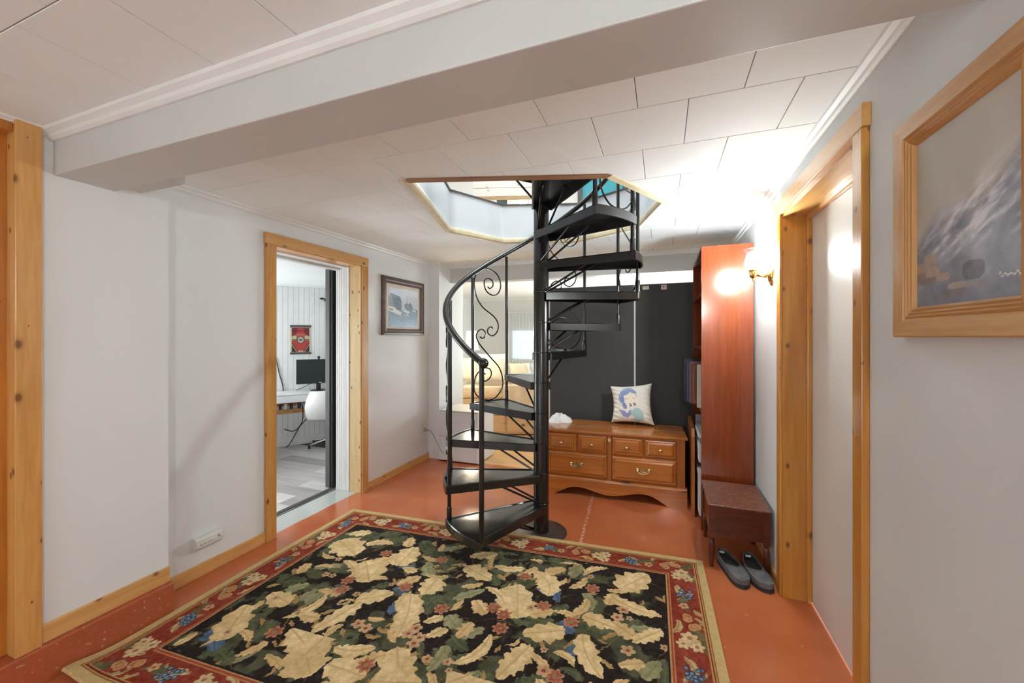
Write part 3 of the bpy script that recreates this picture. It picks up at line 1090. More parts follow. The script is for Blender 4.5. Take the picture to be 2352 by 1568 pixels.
# ------------------------------------------------------------------ dresser / chest
DW = 1.25
dr = empty('dresser', (-0.435, 3.557, 0), R_(2.7))
tag(dr, 'low honey stained wooden dresser with panelled drawer fronts beneath charcoal panels', 'dresser')
L = DW / 2
DP = lambda name, mbx, mat, **kw: obj(name, mbx, mat, dr, **kw)
DP('body', MB().box(-L + 0.015, L - 0.015, 0.022, 0.46, 0.10, 0.566), M_dresser_z)
DP('top_board', MB().box(-L - 0.004, L + 0.004, -0.008, 0.475, 0.565, 0.586), M_dresser_top, bevel=0.004)
for s in (-1, 1):
    x0 = s * (L - 0.015) if s < 0 else L - 0.075
    DP('side_stile', MB().box(min(x0, x0 + 0.06), max(x0, x0 + 0.06), 0.010, 0.024, 0.16, 0.566), M_dresser_z, bevel=0.002)
DP('centre_stile', MB().box(-0.018, 0.018, 0.008, 0.024, 0.16, 0.566), M_dresser_z, bevel=0.002)
# scalloped base
def apz(x):
    ax = abs(x)
    if ax > 0.475:
        return 0.0
    if ax > 0.28:
        t = (0.475 - ax) / 0.195
        return 0.082 * math.sin(t * PI / 2)
    t = ax / 0.28
    return 0.036 + 0.046 * (0.5 - 0.5 * math.cos(t * PI))
n = 48
xsx = [-L + 2 * L * i / n for i in range(n + 1)]
poly = [(x, apz(x)) for x in xsx] + [(L, 0.138), (-L, 0.138)]
DP('apron', MB().extr(poly, lambda q: (q[0], -0.004, q[1]), (0, 0.022, 0)), M_dresser)
for s in (-1, 1):
    DP('foot_return', MB().box(s * L - (0.02 if s > 0 else 0), s * L + (0.02 if s < 0 else 0), 0.018, 0.46, 0.0, 0.138), M_dresser_z)
DP('base_moulding', MB().extr([(-0.006, 0.136), (-0.006, 0.146), (0.002, 0.152), (0.004, 0.162), (0.024, 0.168), (0.024, 0.136)], lambda q: (-L, q[0], q[1]), (2 * L, 0, 0)), M_dresser, bevel=0.0015)
def drawer(x0, x1, z0, z1, kind):
    mb = MB()
    c = 0.034
    steps = [(0.0, 0.012), (0.008, 0.002), (0.016, 0.0), (0.02, 0.005), (c, -0.006), (c + 0.004, -0.006)]
    vs = []
    fs = []
    rings = [(0.0, 0.03)] + steps
    for (ins, y) in rings:
        vs += [(x0 + ins, y, z0 + ins), (x1 - ins, y, z0 + ins), (x1 - ins, y, z1 - ins), (x0 + ins, y, z1 - ins)]
    for i in range(len(rings) - 1):
        for q in range(4):
            fs.append((i * 4 + q, i * 4 + (q + 1) % 4, (i + 1) * 4 + (q + 1) % 4, (i + 1) * 4 + q))
    fs.append(tuple((len(rings) - 1) * 4 + q for q in range(4)))
    mb.add(vs, fs)
    o = DP('drawer', mb, M_dresser)
    cx, cz = (x0 + x1) / 2, (z0 + z1) / 2
    if kind == 'knob':
        k = MB().lathe([(0.006, 0.0), (0.006, -0.012), (0.0085, -0.016), (0.014, -0.022), (0.0155, -0.028), (0.013, -0.034), (0.006, -0.037), (0.0001, -0.038)], (cx, -0.006, cz), 16, 'y')
        obj('knob', k, M_brass_pale, o, smooth=True)
    else:
        pl = empty('pull')
        pl.parent = o
        bp = [(-0.062, 0.016), (-0.052, 0.026), (-0.042, 0.018), (-0.028, -0.002), (-0.016, 0.004), (-0.010, 0.014), (0, 0.028), (0.010, 0.014), (0.016, 0.004), (0.028, -0.002), (0.042, 0.018), (0.052, 0.026), (0.062, 0.016), (0.056, -0.004), (0.04, -0.014), (0.014, -0.020), (0, -0.030), (-0.014, -0.020), (-0.04, -0.014), (-0.056, -0.004)]
        b = MB().extr([(cx + q[0], cz + q[1]) for q in bp], lambda q: (q[0], -0.006, q[1]), (0, -0.0035, 0))
        bpts = [(cx - 0.046, -0.012, cz + 0.012), (cx - 0.047, -0.022, cz + 0.0), (cx - 0.036, -0.026, cz - 0.012), (cx - 0.014, -0.028, cz - 0.02), (cx + 0.014, -0.028, cz - 0.02), (cx + 0.036, -0.026, cz - 0.012), (cx + 0.047, -0.022, cz + 0.0), (cx + 0.046, -0.012, cz + 0.012)]
        b.tube(catmull(bpts, 4), 0.0045, n=8)
        for s in (-1, 1):
            b.lathe([(0.010, -0.0095), (0.010, -0.014), (0.005, -0.019), (0.0001, -0.02)], (cx + s * 0.046, 0, cz + 0.012), 12, 'y')
        pl2 = obj('pull', b, M_brass_pale, o, smooth=True)
        bpy.data.objects.remove(pl)
gx = 0.008
inL, inR = -L + 0.078, L - 0.078
for (x0, x1) in ((inL, -0.018), (0.018, inR)):
    mid = (x0 + x1) / 2
    drawer(x0 + 0.004, mid - 0.009, 0.395, 0.548, 'knob')
    drawer(mid + 0.009, x1 - 0.004, 0.395, 0.548, 'knob')
    drawer(x0 + 0.004, x1 - 0.004, 0.178, 0.382, 'pull')
DP('lock_plate', MB().box(-0.012, 0.012, -0.002, 0.010, 0.505, 0.535), M_brass_pale)

# ------------------------------------------------------------------ bookcase
bx0, bx1, by0, by1, bz = 0.266, 0.60, 3.236, 4.10, 2.082
bc = empty('bookcase', ((bx0 + bx1) / 2, (by0 + by1) / 2, 0))
tag(bc, 'tall cherry veneer bookcase seen end on, against right wall', 'bookcase')
BP = lambda name, mbx, mat, **kw: wparent(obj(name, mbx, mat, **kw), bc)
BP('side_panel', MB().box(bx0, bx1, by0, by0 + 0.02, 0, bz), M_cherry, bevel=0.0015)
BP('side_panel', MB().box(bx0, bx1, by1 - 0.02, by1, 0, bz), M_cherry, bevel=0.0015)
BP('back_panel', MB().box(bx1 - 0.008, bx1, by0 + 0.02, by1 - 0.02, 0.02, bz - 0.02), M_cherry)
BP('top_panel', MB().box(bx0, bx1 - 0.008, by0 + 0.02, by1 - 0.02, bz - 0.02, bz), M_cherry_y)
SHZ = [0.06, 0.46, 0.868, 1.345, 1.75]
for z in SHZ:
    BP('shelf', MB().box(bx0 + 0.004, bx1 - 0.008, by0 + 0.02, by1 - 0.02, z - 0.022, z), M_cherry_y, bevel=0.001)
BP('kickboard', MB().box(bx0 + 0.02, bx0 + 0.035, by0 + 0.02, by1 - 0.02, 0, 0.04), M_cherry_y)

def book(label, x0, y0, th, h, dep, cover, z0=0.868, edge=None, lean=0.0):
    r = empty('book', (x0, y0, z0 + 0.0005))
    tag(r, label, 'book', 'books on the bookcase shelf')
    r.rotation_euler = (lean, 0, 0)
    c = MB()
    c.box(0, dep, 0, 0.003, 0, h)
    c.box(0, dep, th - 0.003, th, 0, h)
    c.box(0, 0.003, 0.003, th - 0.003, 0, h)
    obj('cover', c, cover, r)
    obj('pages', MB().box(0.003, dep - 0.004, 0.0032, th - 0.0032, 0.003, h - 0.004), M_paper, r)
    if edge:
        e = MB()
        i = 0.016
        for (a, b_, c_, d_) in ((i, dep - i, i, i + 0.003), (i, dep - i, h - i - 0.003, h - i), (i, i + 0.003, i, h - i)):
            e.box(a, b_, -0.0006, 0.0, c_, d_)
        obj('gilt_line', e, edge, r)
    return r
M_bk_brown = plain('book_brown', s2l((112, 66, 44)), 0.5)
M_bk_gilt = plain('book_gilt', s2l((178, 132, 84)), 0.4)
M_bk_mauve = plain('book_mauve', s2l((128, 84, 88)), 0.45)
M_bk_blue = plain('binder_blue', s2l((58, 70, 108)), 0.45)
M_bk_black = plain('folder_black', (0.02, 0.022, 0.025), 0.4)
M_bk_white = plain('book_cream', s2l((216, 206, 190)), 0.6)
book('slim cream book nearest the side panel on the shelf', 0.252, 3.42, 0.022, 0.335, 0.24, M_bk_white)
book('brown book with gilt border line standing on the shelf', 0.222, 3.59, 0.035, 0.322, 0.26, M_bk_brown, edge=M_bk_gilt)
book('mauve binder standing behind the brown book', 0.208, 3.645, 0.03, 0.345, 0.27, M_bk_mauve)
book('blue binder standing behind the mauve binder', 0.192, 3.70, 0.045, 0.348, 0.28, M_bk_blue)
book('black folder sticking out farthest from the shelf', 0.178, 3.79, 0.025, 0.362, 0.30, M_bk_black)
# papers and boxes on the lower shelves
def papers(label, x0, y0, w, d, z0, hs, cat='paper', nm='paper_stack', mats=None, group=None):
    r = empty(nm, (x0, y0, z0 + 0.0005))
    tag(r, label, cat, group)
    z = 0
    for i, h in enumerate(hs):
        dx = random.uniform(-0.008, 0.008)
        obj('sheaf', MB().box(dx, w + dx, 0, d, z, z + h), (mats or [M_paper])[i % len(mats or [1])], r, bevel=0.001)
        z += h + 0.0005
    return r
papers('stack of grey and white papers on the shelf below the books', 0.262, 3.36, 0.26, 0.34, 0.46, [0.09, 0.05, 0.045, 0.03, 0.02], mats=[M_paper, M_paper, M_greyp, M_paper, M_greyp])
papers('white storage box on the lowest shelf beside the stool', 0.262, 3.34, 0.28, 0.36, 0.06, [0.30, 0.03], 'box', 'storage_box', [M_paper, M_whiteboard])
# upright sheet
r = empty('folder', (0.262, 3.74, 0.4605))
tag(r, 'grey paper folder leaning on the shelf below the books', 'folder')
obj('cover', MB().box(0, 0.24, 0, 0.006, 0, 0.30), M_greyp, r)
obj('sheet', MB().box(0.004, 0.24, 0.008, 0.016, 0, 0.27), M_paper, r)

# plank between dresser and bookcase
poly = [(3.452, 0.0), (3.452, 0.022), (3.452, 0.63), (3.49, 0.69), (3.93, 0.71), (3.96, 0.69), (3.96, 0.0)]
o = obj('shelf_board', MB().extr(poly, lambda q: (0.214, q[0], q[1]), (0.024, 0, 0)), M_dresser_z, bevel=0.003, org=(0.226, 3.7, 0))
tag(o, 'honey wooden board with clipped corner standing between dresser and bookcase', 'board')
# ------------------------------------------------------------------ stool (commode bench)
so = empty('stool', (0.43, 2.95, 0))
tag(so, 'small dark mahogany box stool with worn top and turned legs by right wall', 'stool')
TP = lambda name, mbx, mat, **kw: wparent(obj(name, mbx, mat, **kw), so)
sx0, sx1, sy0, sy1 = 0.266, 0.596, 2.735, 3.165
TP('top', MB().box(sx0 - 0.008, sx1 + 0.004, sy0 - 0.012, sy1 + 0.008, 0.382, 0.394), M_worn, bevel=0.004)
TP('front_panel', MB().box(sx0 + 0.03, sx1 - 0.03, sy0 + 0.008, sy0 + 0.022, 0.195, 0.382), M_mahog)
TP('back_panel', MB().box(sx0 + 0.03, sx1 - 0.03, sy1 - 0.022, sy1 - 0.008, 0.195, 0.382), M_mahog)
TP('side_panel', MB().box(sx0 + 0.008, sx0 + 0.022, sy0 + 0.03, sy1 - 0.03, 0.195, 0.382), M_mahog)
TP('side_panel', MB().box(sx1 - 0.022, sx1 - 0.008, sy0 + 0.03, sy1 - 0.03, 0.195, 0.382), M_mahog)
TP('bottom_panel', MB().box(sx0 + 0.022, sx1 - 0.022, sy0 + 0.022, sy1 - 0.022, 0.2, 0.212), M_mahog)
for (x, y) in ((sx0 + 0.018, sy0 + 0.018), (sx1 - 0.018, sy0 + 0.018), (sx0 + 0.018, sy1 - 0.018), (sx1 - 0.018, sy1 - 0.018)):
    m = MB().box(x - 0.018, x + 0.018, y - 0.018, y + 0.018, 0.185, 0.382)
    m.lathe([(0.011, 0.0), (0.0115, 0.02), (0.0175, 0.09), (0.0185, 0.125), (0.016, 0.155), (0.012, 0.165), (0.0165, 0.172), (0.0175, 0.182), (0.0175, 0.186)], (x, y, 0), 16)
    TP('leg', m, M_mahog, smooth=True, auto=35)

# ------------------------------------------------------------------ slippers
def slipper(label, heel, toe, flip):
    d = Vector((toe[0] - heel[0], toe[1] - heel[1], 0))
    Ln = d.length
    d.normalize()
    s = Vector((-d.y, d.x, 0))
    r = empty('slipper', ((heel[0] + toe[0]) / 2, (heel[1] + toe[1]) / 2, 0))
    tag(r, label, 'slipper', 'pair of grey slippers')
    def P(t, w, z):
        p = Vector((heel[0], heel[1], 0)) + d * (t * Ln) + s * (w * flip)
        return (p.x - r.location.x, p.y - r.location.y, z)
    n = 26
    def half(t):      # half width of the outline along the foot
        return 0.054 * (max(0.0, 1 - abs(2 * t - 1) ** 3.2)) ** 0.5 * (0.80 + 0.26 * t)
    def mid(t):
        return 0.012 * math.sin(t * PI) + 0.008 * t
    out = [(t, 1) for t in np.linspace(0, 1, n)] + [(t, -1) for t in np.linspace(1, 0, n)[1:-1]]
    def ring(f, z, dz=None):
        return [P(t if f == 1 else 0.5 + (t - 0.5) * (0.985 if f > 0.9 else 0.94), mid(t) + sg * half(t) * f, (dz(t, sg) if dz else z)) for (t, sg) in out]
    def loft(rings, cap0, cap1):
        mb = MB()
        k = len(rings[0])
        vs = [p for rg in rings for p in rg]
        fs = []
        for i in range(len(rings) - 1):
            for q in range(k):
                fs.append((i * k + q, i * k + (q + 1) % k, (i + 1) * k + (q + 1) % k, (i + 1) * k + q))
        if cap0:
            fs.append(tuple(range(k)))
        if cap1:
            fs.append(tuple((len(rings) - 1) * k + q for q in range(k)))
        return mb.add(vs, fs)
    obj('sole', loft([ring(1.0, 0.0005), ring(1.06, 0.006), ring(1.06, 0.018), ring(1.0, 0.022)], True, True), M_sole, r, smooth=True)
    hz = lambda t, sg: 0.058 + 0.014 * math.exp(-((t - 0.05) / 0.2) ** 2) - 0.008 * t
    # upper wall around the foot
    obj('upper', loft([ring(1.01, 0.020), ring(1.04, 0.036), ring(0.97, 0, hz), ring(0.90, 0, lambda t, sg: hz(t, sg) + 0.001), ring(0.86, 0, lambda t, sg: hz(t, sg) - 0.012)], False, False), M_slip, r, smooth=True, auto=60)
    obj('lining', loft([ring(0.87, 0, lambda t, sg: hz(t, sg) - 0.004), ring(0.86, 0.03), ring(0.86, 0.024)], False, False), M_slipin, r, smooth=True)
    obj('insole', loft([ring(0.90, 0.0225), ring(0.90, 0.0265)], False, True), M_insole, r)
    # vamp over the toes
    def vamp(u, v):
        t0 = 0.63 - 0.20 * abs(2 * u - 1) ** 2
        t = t0 + (0.985 - t0) * v
        w = (2 * u - 1) * 0.97
        edge = hz(t, 1)
        dome = edge - 0.006 + 0.014 * (1 - w * w) * (1 - 0.75 * v ** 2)
        return P(t, mid(t) + w * half(min(t, 0.985)), dome - 0.001)
    obj('vamp', MB().grid(vamp, 16, 14), M_slip, r, smooth=True)
    obj('vamp_seam', MB().tube([P(0.63 - 0.20 * abs(2 * u - 1) ** 2, mid(0.6) + (2 * u - 1) * 0.95 * half(0.6), hz(0.6, 1) - 0.006 + 0.014 * (1 - (2 * u - 1) ** 2) + 0.001) for u in np.linspace(0.02, 0.98, 14)], 0.003, n=6), M_slip, r, smooth=True)
    obj('care_tag', MB().box(*(lambda a: (a[0] - 0.014, a[0] + 0.014, a[1] - 0.002, a[1] + 0.0, a[2] - 0.012, a[2]))(P(0.08, mid(0.08), 0.062))), M_paper, r)
    return r
slipper('grey suede slipper on the left, next to the stool leg', (0.340, 2.865), (0.424, 2.555), 1)
slipper('grey suede slipper on the right, next to the door casing', (0.496, 2.872), (0.560, 2.565), -1)

# ------------------------------------------------------------------ sconce
def oval(prof, c):
    m = MB().lathe(prof, c, 28, 'x')
    m.v = [(p[0], p[1], c[2] + (p[2] - c[2]) * 1.45) for p in m.v]
    return m
def ruff(r, h, a):
    k = max(0.0, (h - 0.085) / 0.05)
    return r * (1 + 0.16 * k * math.sin(6 * a))
def make_sconce(y, label):
    sconce = empty('wall_sconce', (XR, y, 1.80))
    tag(sconce, label, 'wall lamp', 'brass wall sconces on the right wall')
    WP = lambda name, mbx, mat, **kw: wparent(obj(name, mbx, mat, **kw), sconce)
    WP('backplate', oval([(0.048, 0.0), (0.048, -0.006), (0.043, -0.012), (0.034, -0.013), (0.03, -0.02), (0.018, -0.024), (0.0001, -0.025)], (XR, y, 1.795)), M_brass, smooth=True)
    WP('arm', MB().tube(catmull([(XR - 0.018, y, 1.795), (XR - 0.04, y - 0.003, 1.787), (XR - 0.06, y - 0.008, 1.788), (XR - 0.078, y - 0.012, 1.795), (XR - 0.09, y - 0.015, 1.80)], 4), [0.022, 0.020, 0.018, 0.016, 0.014, 0.012, 0.011] + [0.010] * 10, n=12), M_brass, smooth=True)
    SX, SY = XR - 0.102, y - 0.018
    WP('socket_cup', MB().lathe([(0.0001, -0.035), (0.006, -0.034), (0.007, -0.018), (0.017, -0.013), (0.021, -0.008), (0.022, 0.025), (0.026, 0.029), (0.026, 0.034), (0.012, 0.034)], (SX, SY, 1.79), 24), M_brass, smooth=True)
    WP('shade', MB().lathe([(0.02, 0.0), (0.034, 0.006), (0.045, 0.022), (0.047, 0.04), (0.043, 0.062), (0.037, 0.083), (0.036, 0.092)], (SX, SY, 1.824), 16), M_glow, smooth=True)
    WP('ruffled_rim', MB().lathe([(0.036, 0.092), (0.039, 0.104), (0.047, 0.118), (0.053, 0.124), (0.050, 0.124), (0.037, 0.105), (0.034, 0.092)], (SX, SY, 1.824), 72, fn=ruff), M_ruffle, smooth=True)
make_sconce(2.79, 'lit brass wall sconce with ruffled frosted glass shade by the bookcase')
make_sconce(-0.9, 'added lit brass wall sconce behind the camera, out of view, as extra light')  # second sconce is added only to brighten the room, never in view

# ------------------------------------------------------------------ framed seascape on the right wall
def frame_rect(root, axis_pts, prof, mats, names):
    """picture frame swept round a rectangle; axis_pts: 4 corner points, u & n axes"""
    (O, Ux, Vx, Nx, w, h) = axis_pts
    O, Ux, Vx, Nx = Vector(O), Vector(Ux), Vector(Vx), Vector(Nx)
    cs = [(0, 0), (w, 0), (w, h), (0, h)]
    ins = [(1, 1), (-1, 1), (-1, -1), (1, -1)]
    for i in range(4):
        j = (i + 1) % 4
        mb = MB()
        k = len(prof)
        vs = []
        for c in (i, j):
            for (a, b) in prof:
                p = O + Ux * (cs[c][0] + ins[c][0] * a) + Vx * (cs[c][1] + ins[c][1] * a) + Nx * b
                vs.append(tuple(p - Vector(root.location)))
        fs = [(q, (q + 1) % k, k + (q + 1) % k, k + q) for q in range(k)] + [tuple(range(k)), tuple(range(2 * k - 1, k - 1, -1))]
        mb.add(vs, fs)
        obj(names[i], mb, mats[i % 2], root)
def seascape(nx, ny):
    U, V = np.meshgrid(np.linspace(0, 1, nx + 1), np.linspace(0, 1, ny + 1))
    img = np.zeros(U.shape + (3,))
    sky = np.array([190, 182, 172.])
    wz = fbm(U * 4 + V * 1.5, V * 7 - U * 3, 5, 3)
    w2 = fbm(U * 9 - V * 3, V * 16 + U * 5, 4, 9)
    img[:] = sky + (fbm(U * 3, V * 3, 3, 1)[..., None] - 0.5) * 26
    # the swell: rises from lower left to right
    crest = 0.44 + 0.26 * U + 0.05 * np.sin(U * 7) + 0.08 * (wz - 0.5)
    k = np.clip((crest - V) * 9, 0, 1)[..., None]
    sea = np.array([140, 144, 158.]) + (wz[..., None] - 0.5) * np.array([60, 60, 60]) + (w2[..., None] - 0.5) * 40
    img = img * (1 - k) + sea * k
    # the breaking wave: a bright diagonal mass right of the middle, with strokes along the slope
    a_ = (U - 0.62) * 0.93 + (V - 0.47) * 0.36
    b_ = -(U - 0.62) * 0.36 + (V - 0.47) * 0.93
    mass = np.exp(-(a_ / 0.34) ** 2 - (b_ / 0.12) ** 2)
    strokes = fbm(a_ * 7, b_ * 34, 4, 21)
    cloudy = fbm(a_ * 6, b_ * 9, 5, 33)
    foam = np.clip(mass * 1.5 * np.clip((strokes * 0.5 + cloudy * 0.6 - 0.36) * 4, 0, 1), 0, 1)
    spray = np.clip((strokes - 0.55) * 5, 0, 1) * np.clip((crest - V + 0.02) * 6, 0, 1) * np.clip((V - 0.18) * 6, 0, 1)
    foam = np.clip(foam + 0.55 * spray, 0, 1)
    img = img * (1 - foam[..., None] * 0.85) + np.array([238, 237, 244.]) * foam[..., None] * 0.85
    streak = np.clip((np.sin((V - U * 0.28) * 95 + wz * 12) - 0.90) * 7, 0, 1) * np.clip((w2 - 0.42) * 8, 0, 1) * k[..., 0] * (V > 0.30) * (V < 0.5) * (U < 0.55)
    img = img * (1 - 0.5 * streak[..., None]) + np.array([214, 212, 204.]) * 0.5 * streak[..., None]
    # rocks at lower left
    for (cx, cy, rx, ry, c) in ((0.06, 0.23, 0.09, 0.035, (177, 155, 139)), (0.17, 0.265, 0.08, 0.045, (172, 153, 141)), (0.05, 0.18, 0.08, 0.03, (151, 132, 127)), (0.20, 0.20, 0.075, 0.03, (177, 158, 143)), (0.31, 0.165, 0.08, 0.025, (172, 151, 139)), (0.15, 0.155, 0.1, 0.022, (143, 127, 125)), (0.60, 0.17, 0.10, 0.05, (113, 113, 122)), (0.45, 0.105, 0.09, 0.018, (177, 162, 151)), (0.62, 0.095, 0.09, 0.02, (155, 151, 155)), (0.38, 0.065, 0.14, 0.02, (136, 125, 129))):
        e = ((abs(U - cx) / rx) ** 3 + (abs(V - cy) / ry) ** 3) + (w2 - 0.5) * 0.7
        a = np.clip((1.05 - e) * 6, 0, 1)[..., None]
        img = img * (1 - a) + (np.array(c, float) + (w2[..., None] - 0.5) * 46) * a
    low = np.clip((0.10 - V) * 10, 0, 1)[..., None]
    img = img * (1 - 0.5 * low) + np.array([110, 112, 128.]) * 0.5 * low
    # painter's signature strokes
    yy = 0.115 + 0.009 * np.sin(U * 150) * (0.6 + 0.4 * np.sin(U * 61 + 1)) + 0.012 * np.exp(-((U - 0.815) / 0.01) ** 2)
    sg_ = (np.abs(V - yy) < 0.0045) & (U > 0.80) & (U < 0.965)
    img[sg_] = (226, 218, 206)
    return img
M_canvas = attr_mat('oil_canvas', 0.42, 0.06, 500, spec=0.4)
pf = empty('framed_painting', (XR, 1.15, 1.42))
tag(pf, 'stormy seascape painting in wide light wood frame on the right wall', 'painting')
prof = [(0, 0), (0, 0.024), (0.003, 0.027), (0.044, 0.025), (0.048, 0.019), (0.053, 0.023), (0.057, 0.018), (0.061, 0.021), (0.066, 0.015), (0.070, 0.018), (0.076, 0.010), (0.076, 0.0)]
frame_rect(pf, ((XR, 1.390, 1.419), (0, -1, 0), (0, 0, 1), (-1, 0, 0), 0.475, 0.562), prof, (M_frame_y, M_frame), ('frame_bottom', 'frame_side', 'frame_top', 'frame_side'))
o = painted('canvas', 220, 280, seascape(220, 280), lambda u, v: (XR - 0.009 + 0 * u, 1.390 - 0.07 - (0.475 - 0.14) * u, 1.419 + 0.07 + (0.562 - 0.14) * v), M_canvas)
wparent(o, pf)
wparent(obj('backing', MB().box(XR - 0.007, XR - 0.001, 0.985, 1.32, 1.489, 1.911), M_paper), pf)

# ------------------------------------------------------------------ harbour print on the left wall
def harbour(nx, ny):
    U, V = np.meshgrid(np.linspace(0, 1, nx + 1), np.linspace(0, 1, ny + 1))
    img = np.ones(U.shape + (3,)) * np.array([196, 204, 214.])
    n1 = fbm(U * 6, V * 6, 4, 2)
    n2 = fbm(U * 22, V * 22, 3, 8)
    img += (n1[..., None] - 0.5) * 16
    img[..., 2] += 4
    water = V < 0.47 + 0.02 * np.sin(U * 9)
    wcol = np.array([128, 152, 176.]) + (n2[..., None] - 0.5) * 50
    img = np.where(water[..., None], wcol, img)
    def poly(pts, c, nz=20):
        m_ = inpoly(U, V, pts)
        img[m_] = np.array(c, float) + ((n2[m_] - 0.5) * nz)[:, None]
    poly([(0.52, 0.46), (0.52, 0.60), (0.60, 0.64), (0.66, 0.60), (0.70, 0.66), (0.78, 0.62), (0.82, 0.52), (1.0, 0.47), (1.0, 0.44)], (110, 126, 142), 60)
    poly([(0.0, 0.44), (0.0, 0.70), (0.02, 0.82), (0.06, 0.86), (0.36, 0.78), (0.42, 0.68), (0.42, 0.44)], (142, 152, 164), 26)
    poly([(0.06, 0.86), (0.36, 0.79), (0.42, 0.67), (0.14, 0.70)], (88, 116, 146), 16)
    poly([(0.14, 0.70), (0.42, 0.67), (0.42, 0.44), (0.16, 0.44)], (112, 126, 142), 30)
    for x in (0.20, 0.27, 0.34):
        poly([(x, 0.47), (x, 0.62), (x + 0.02, 0.62), (x + 0.02, 0.47)], (84, 98, 116), 10)
    img[(abs(U - 0.62) < 0.006) & (V > 0.6) & (V < 0.82)] = (110, 118, 128)
    for (x, y, s) in ((0.0, 0.40, 1.0), (0.44, 0.42, 0.62), (0.80, 0.45, 0.34), (0.56, 0.32, 0.25)):
        poly([(x, y), (x + 0.38 * s, y - 0.10 * s), (x + 0.44 * s, y - 0.03 * s), (x + 0.24 * s, y + 0.05 * s), (x + 0.2 * s, y + 0.10 * s), (x, y + 0.12 * s)], (216, 220, 218), 14)
        poly([(x + 0.03 * s, y + 0.02 * s), (x + 0.03 * s, y + 0.06 * s), (x + 0.14 * s, y + 0.05 * s), (x + 0.14 * s, y + 0.01 * s)], (120, 132, 140), 10)
    return img
M_glassprint = attr_mat('print_under_glass', 0.25, spec=0.5, coat=0.8)
hp = empty('framed_print', (XL, 3.55, 1.44))
tag(hp, 'harbour print with boats in dark brown frame on the left wall', 'picture')
prof = [(0, 0), (0, 0.02), (0.006, 0.03), (0.018, 0.032), (0.024, 0.024), (0.034, 0.03), (0.048, 0.028), (0.056, 0.016), (0.060, 0.018), (0.066, 0.008), (0.066, 0.0)]
frame_rect(hp, ((XL, 3.195, 1.437), (0, 1, 0), (0, 0, 1), (1, 0, 0), 0.715, 0.585), prof, (M_darkframe, M_darkframe), ('frame_bottom', 'frame_side', 'frame_top', 'frame_side'))
wparent(obj('mat_board', MB().box(XL + 0.001, XL + 0.0085, 3.255, 3.85, 1.495, 1.965), plain('mat_board_beige', s2l((214, 200, 184)), 0.7)), hp)
o = painted('print', 160, 140, harbour(160, 140), lambda u, v: (XL + 0.0095 + 0 * u, 3.195 + 0.105 + 0.505 * u, 1.437 + 0.085 + 0.40 * v), M_glassprint)
wparent(o, hp)

# ------------------------------------------------------------------ cushion on the dresser
def cushion_img(nx, ny):
    U, V = np.meshgrid(np.linspace(0, 1, nx + 1), np.linspace(0, 1, ny + 1))
    img = np.ones(U.shape + (3,)) * np.array([226, 220, 210.])
    def poly(pts, c):
        img[inpoly(U, V, pts)] = c
    def ell(cx, cy, rx, ry, c, rot=0.0, clip=None):
        x, y = U - cx, V - cy
        xr = x * math.cos(rot) + y * math.sin(rot)
        yr = -x * math.sin(rot) + y * math.cos(rot)
        m_ = (xr / rx) ** 2 + (yr / ry) ** 2 < 1
        if clip is not None:
            m_ &= clip
        img[m_] = c
    hair = (138, 150, 186)
    ell(0.42, 0.72, 0.20, 0.22, (156, 170, 196))
    ell(0.46, 0.66, 0.15, 0.18, (236, 222, 204))
    ell(0.36, 0.80, 0.16, 0.07, hair, 0.5)
    ell(0.54, 0.82, 0.09, 0.05, hair, -0.5)
    ell(0.50, 0.56, 0.17, 0.12, (236, 222, 204))
    ell(0.26, 0.62, 0.07, 0.12, (126, 140, 184), 0.25)
    ell(0.33, 0.44, 0.05, 0.09, (126, 134, 180), 0.35)
    ell(0.26, 0.30, 0.10, 0.03, (146, 146, 188), -0.2)
    poly([(0.22, 0.27), (0.40, 0.26), (0.47, 0.36), (0.50, 0.24), (0.40, 0.12), (0.28, 0.16)], (142, 144, 188))
    ell(0.62, 0.20, 0.15, 0.19, (166, 192, 190))
    poly([(0.47, 0.06), (0.47, 0.30), (0.62, 0.34), (0.76, 0.30), (0.78, 0.06)], (166, 192, 190))
    ell(0.49, 0.14, 0.05, 0.06, (224, 216, 206))
    ell(0.22, 0.72, 0.06, 0.02, (200, 168, 190), -0.5)
    for (x, y) in ((0.46, 0.49), (0.49, 0.46), (0.47, 0.44), (0.55, 0.50), (0.58, 0.49), (0.57, 0.46)):
        ell(x, y, 0.022, 0.02, (122, 108, 132))
    for (x, y) in ((0.38, 0.615), (0.55, 0.63)):
        m_ = (abs(np.hypot(U - x, (V - y - 0.02)) - 0.028) < 0.007) & (V < y + 0.015)
        img[m_] = (170, 140, 130)
    return img
cu = empty('cushion', (-0.265, 3.925, 0.602))
cu.rotation_euler = (R_(-13), R_(-2.5), R_(4))
tag(cu, 'white square cushion printed with a blue haired figure on the dresser', 'cushion')
CW, CH = 0.385, 0.365
def pillow_place(side):
    def f(U, V):
        u, v = 2 * U - 1, 2 * V - 1
        th = 0.062 * np.clip((1 - u ** 4) * (1 - v ** 4), 0, 1) ** 0.55
        pin = 1 - 0.13 * (1 - v ** 2) * np.abs(u) ** 2
        pinv = 1 - 0.09 * (1 - u ** 2) * np.abs(v) ** 2
        wr = 0.004 * np.sin(v * 26 + u * 9) * np.clip(np.abs(u) - 0.45, 0, 1) * 2
        x = u * CW / 2 * pin
        z = CH / 2 + v * CH / 2 * pinv + 0.012 * u * v
        y = side * (th + wr)
        return x, y, z
    return f
painted('front', 80, 80, cushion_img(80, 80), pillow_place(-1), attr_mat('cushion_print', 0.85, 0.06, 400), cu, smooth=True)
painted('back', 40, 40, np.ones((41, 41, 3)) * np.array([222, 216, 208.]), pillow_place(1), MATS['cushion_print'], cu, smooth=True)

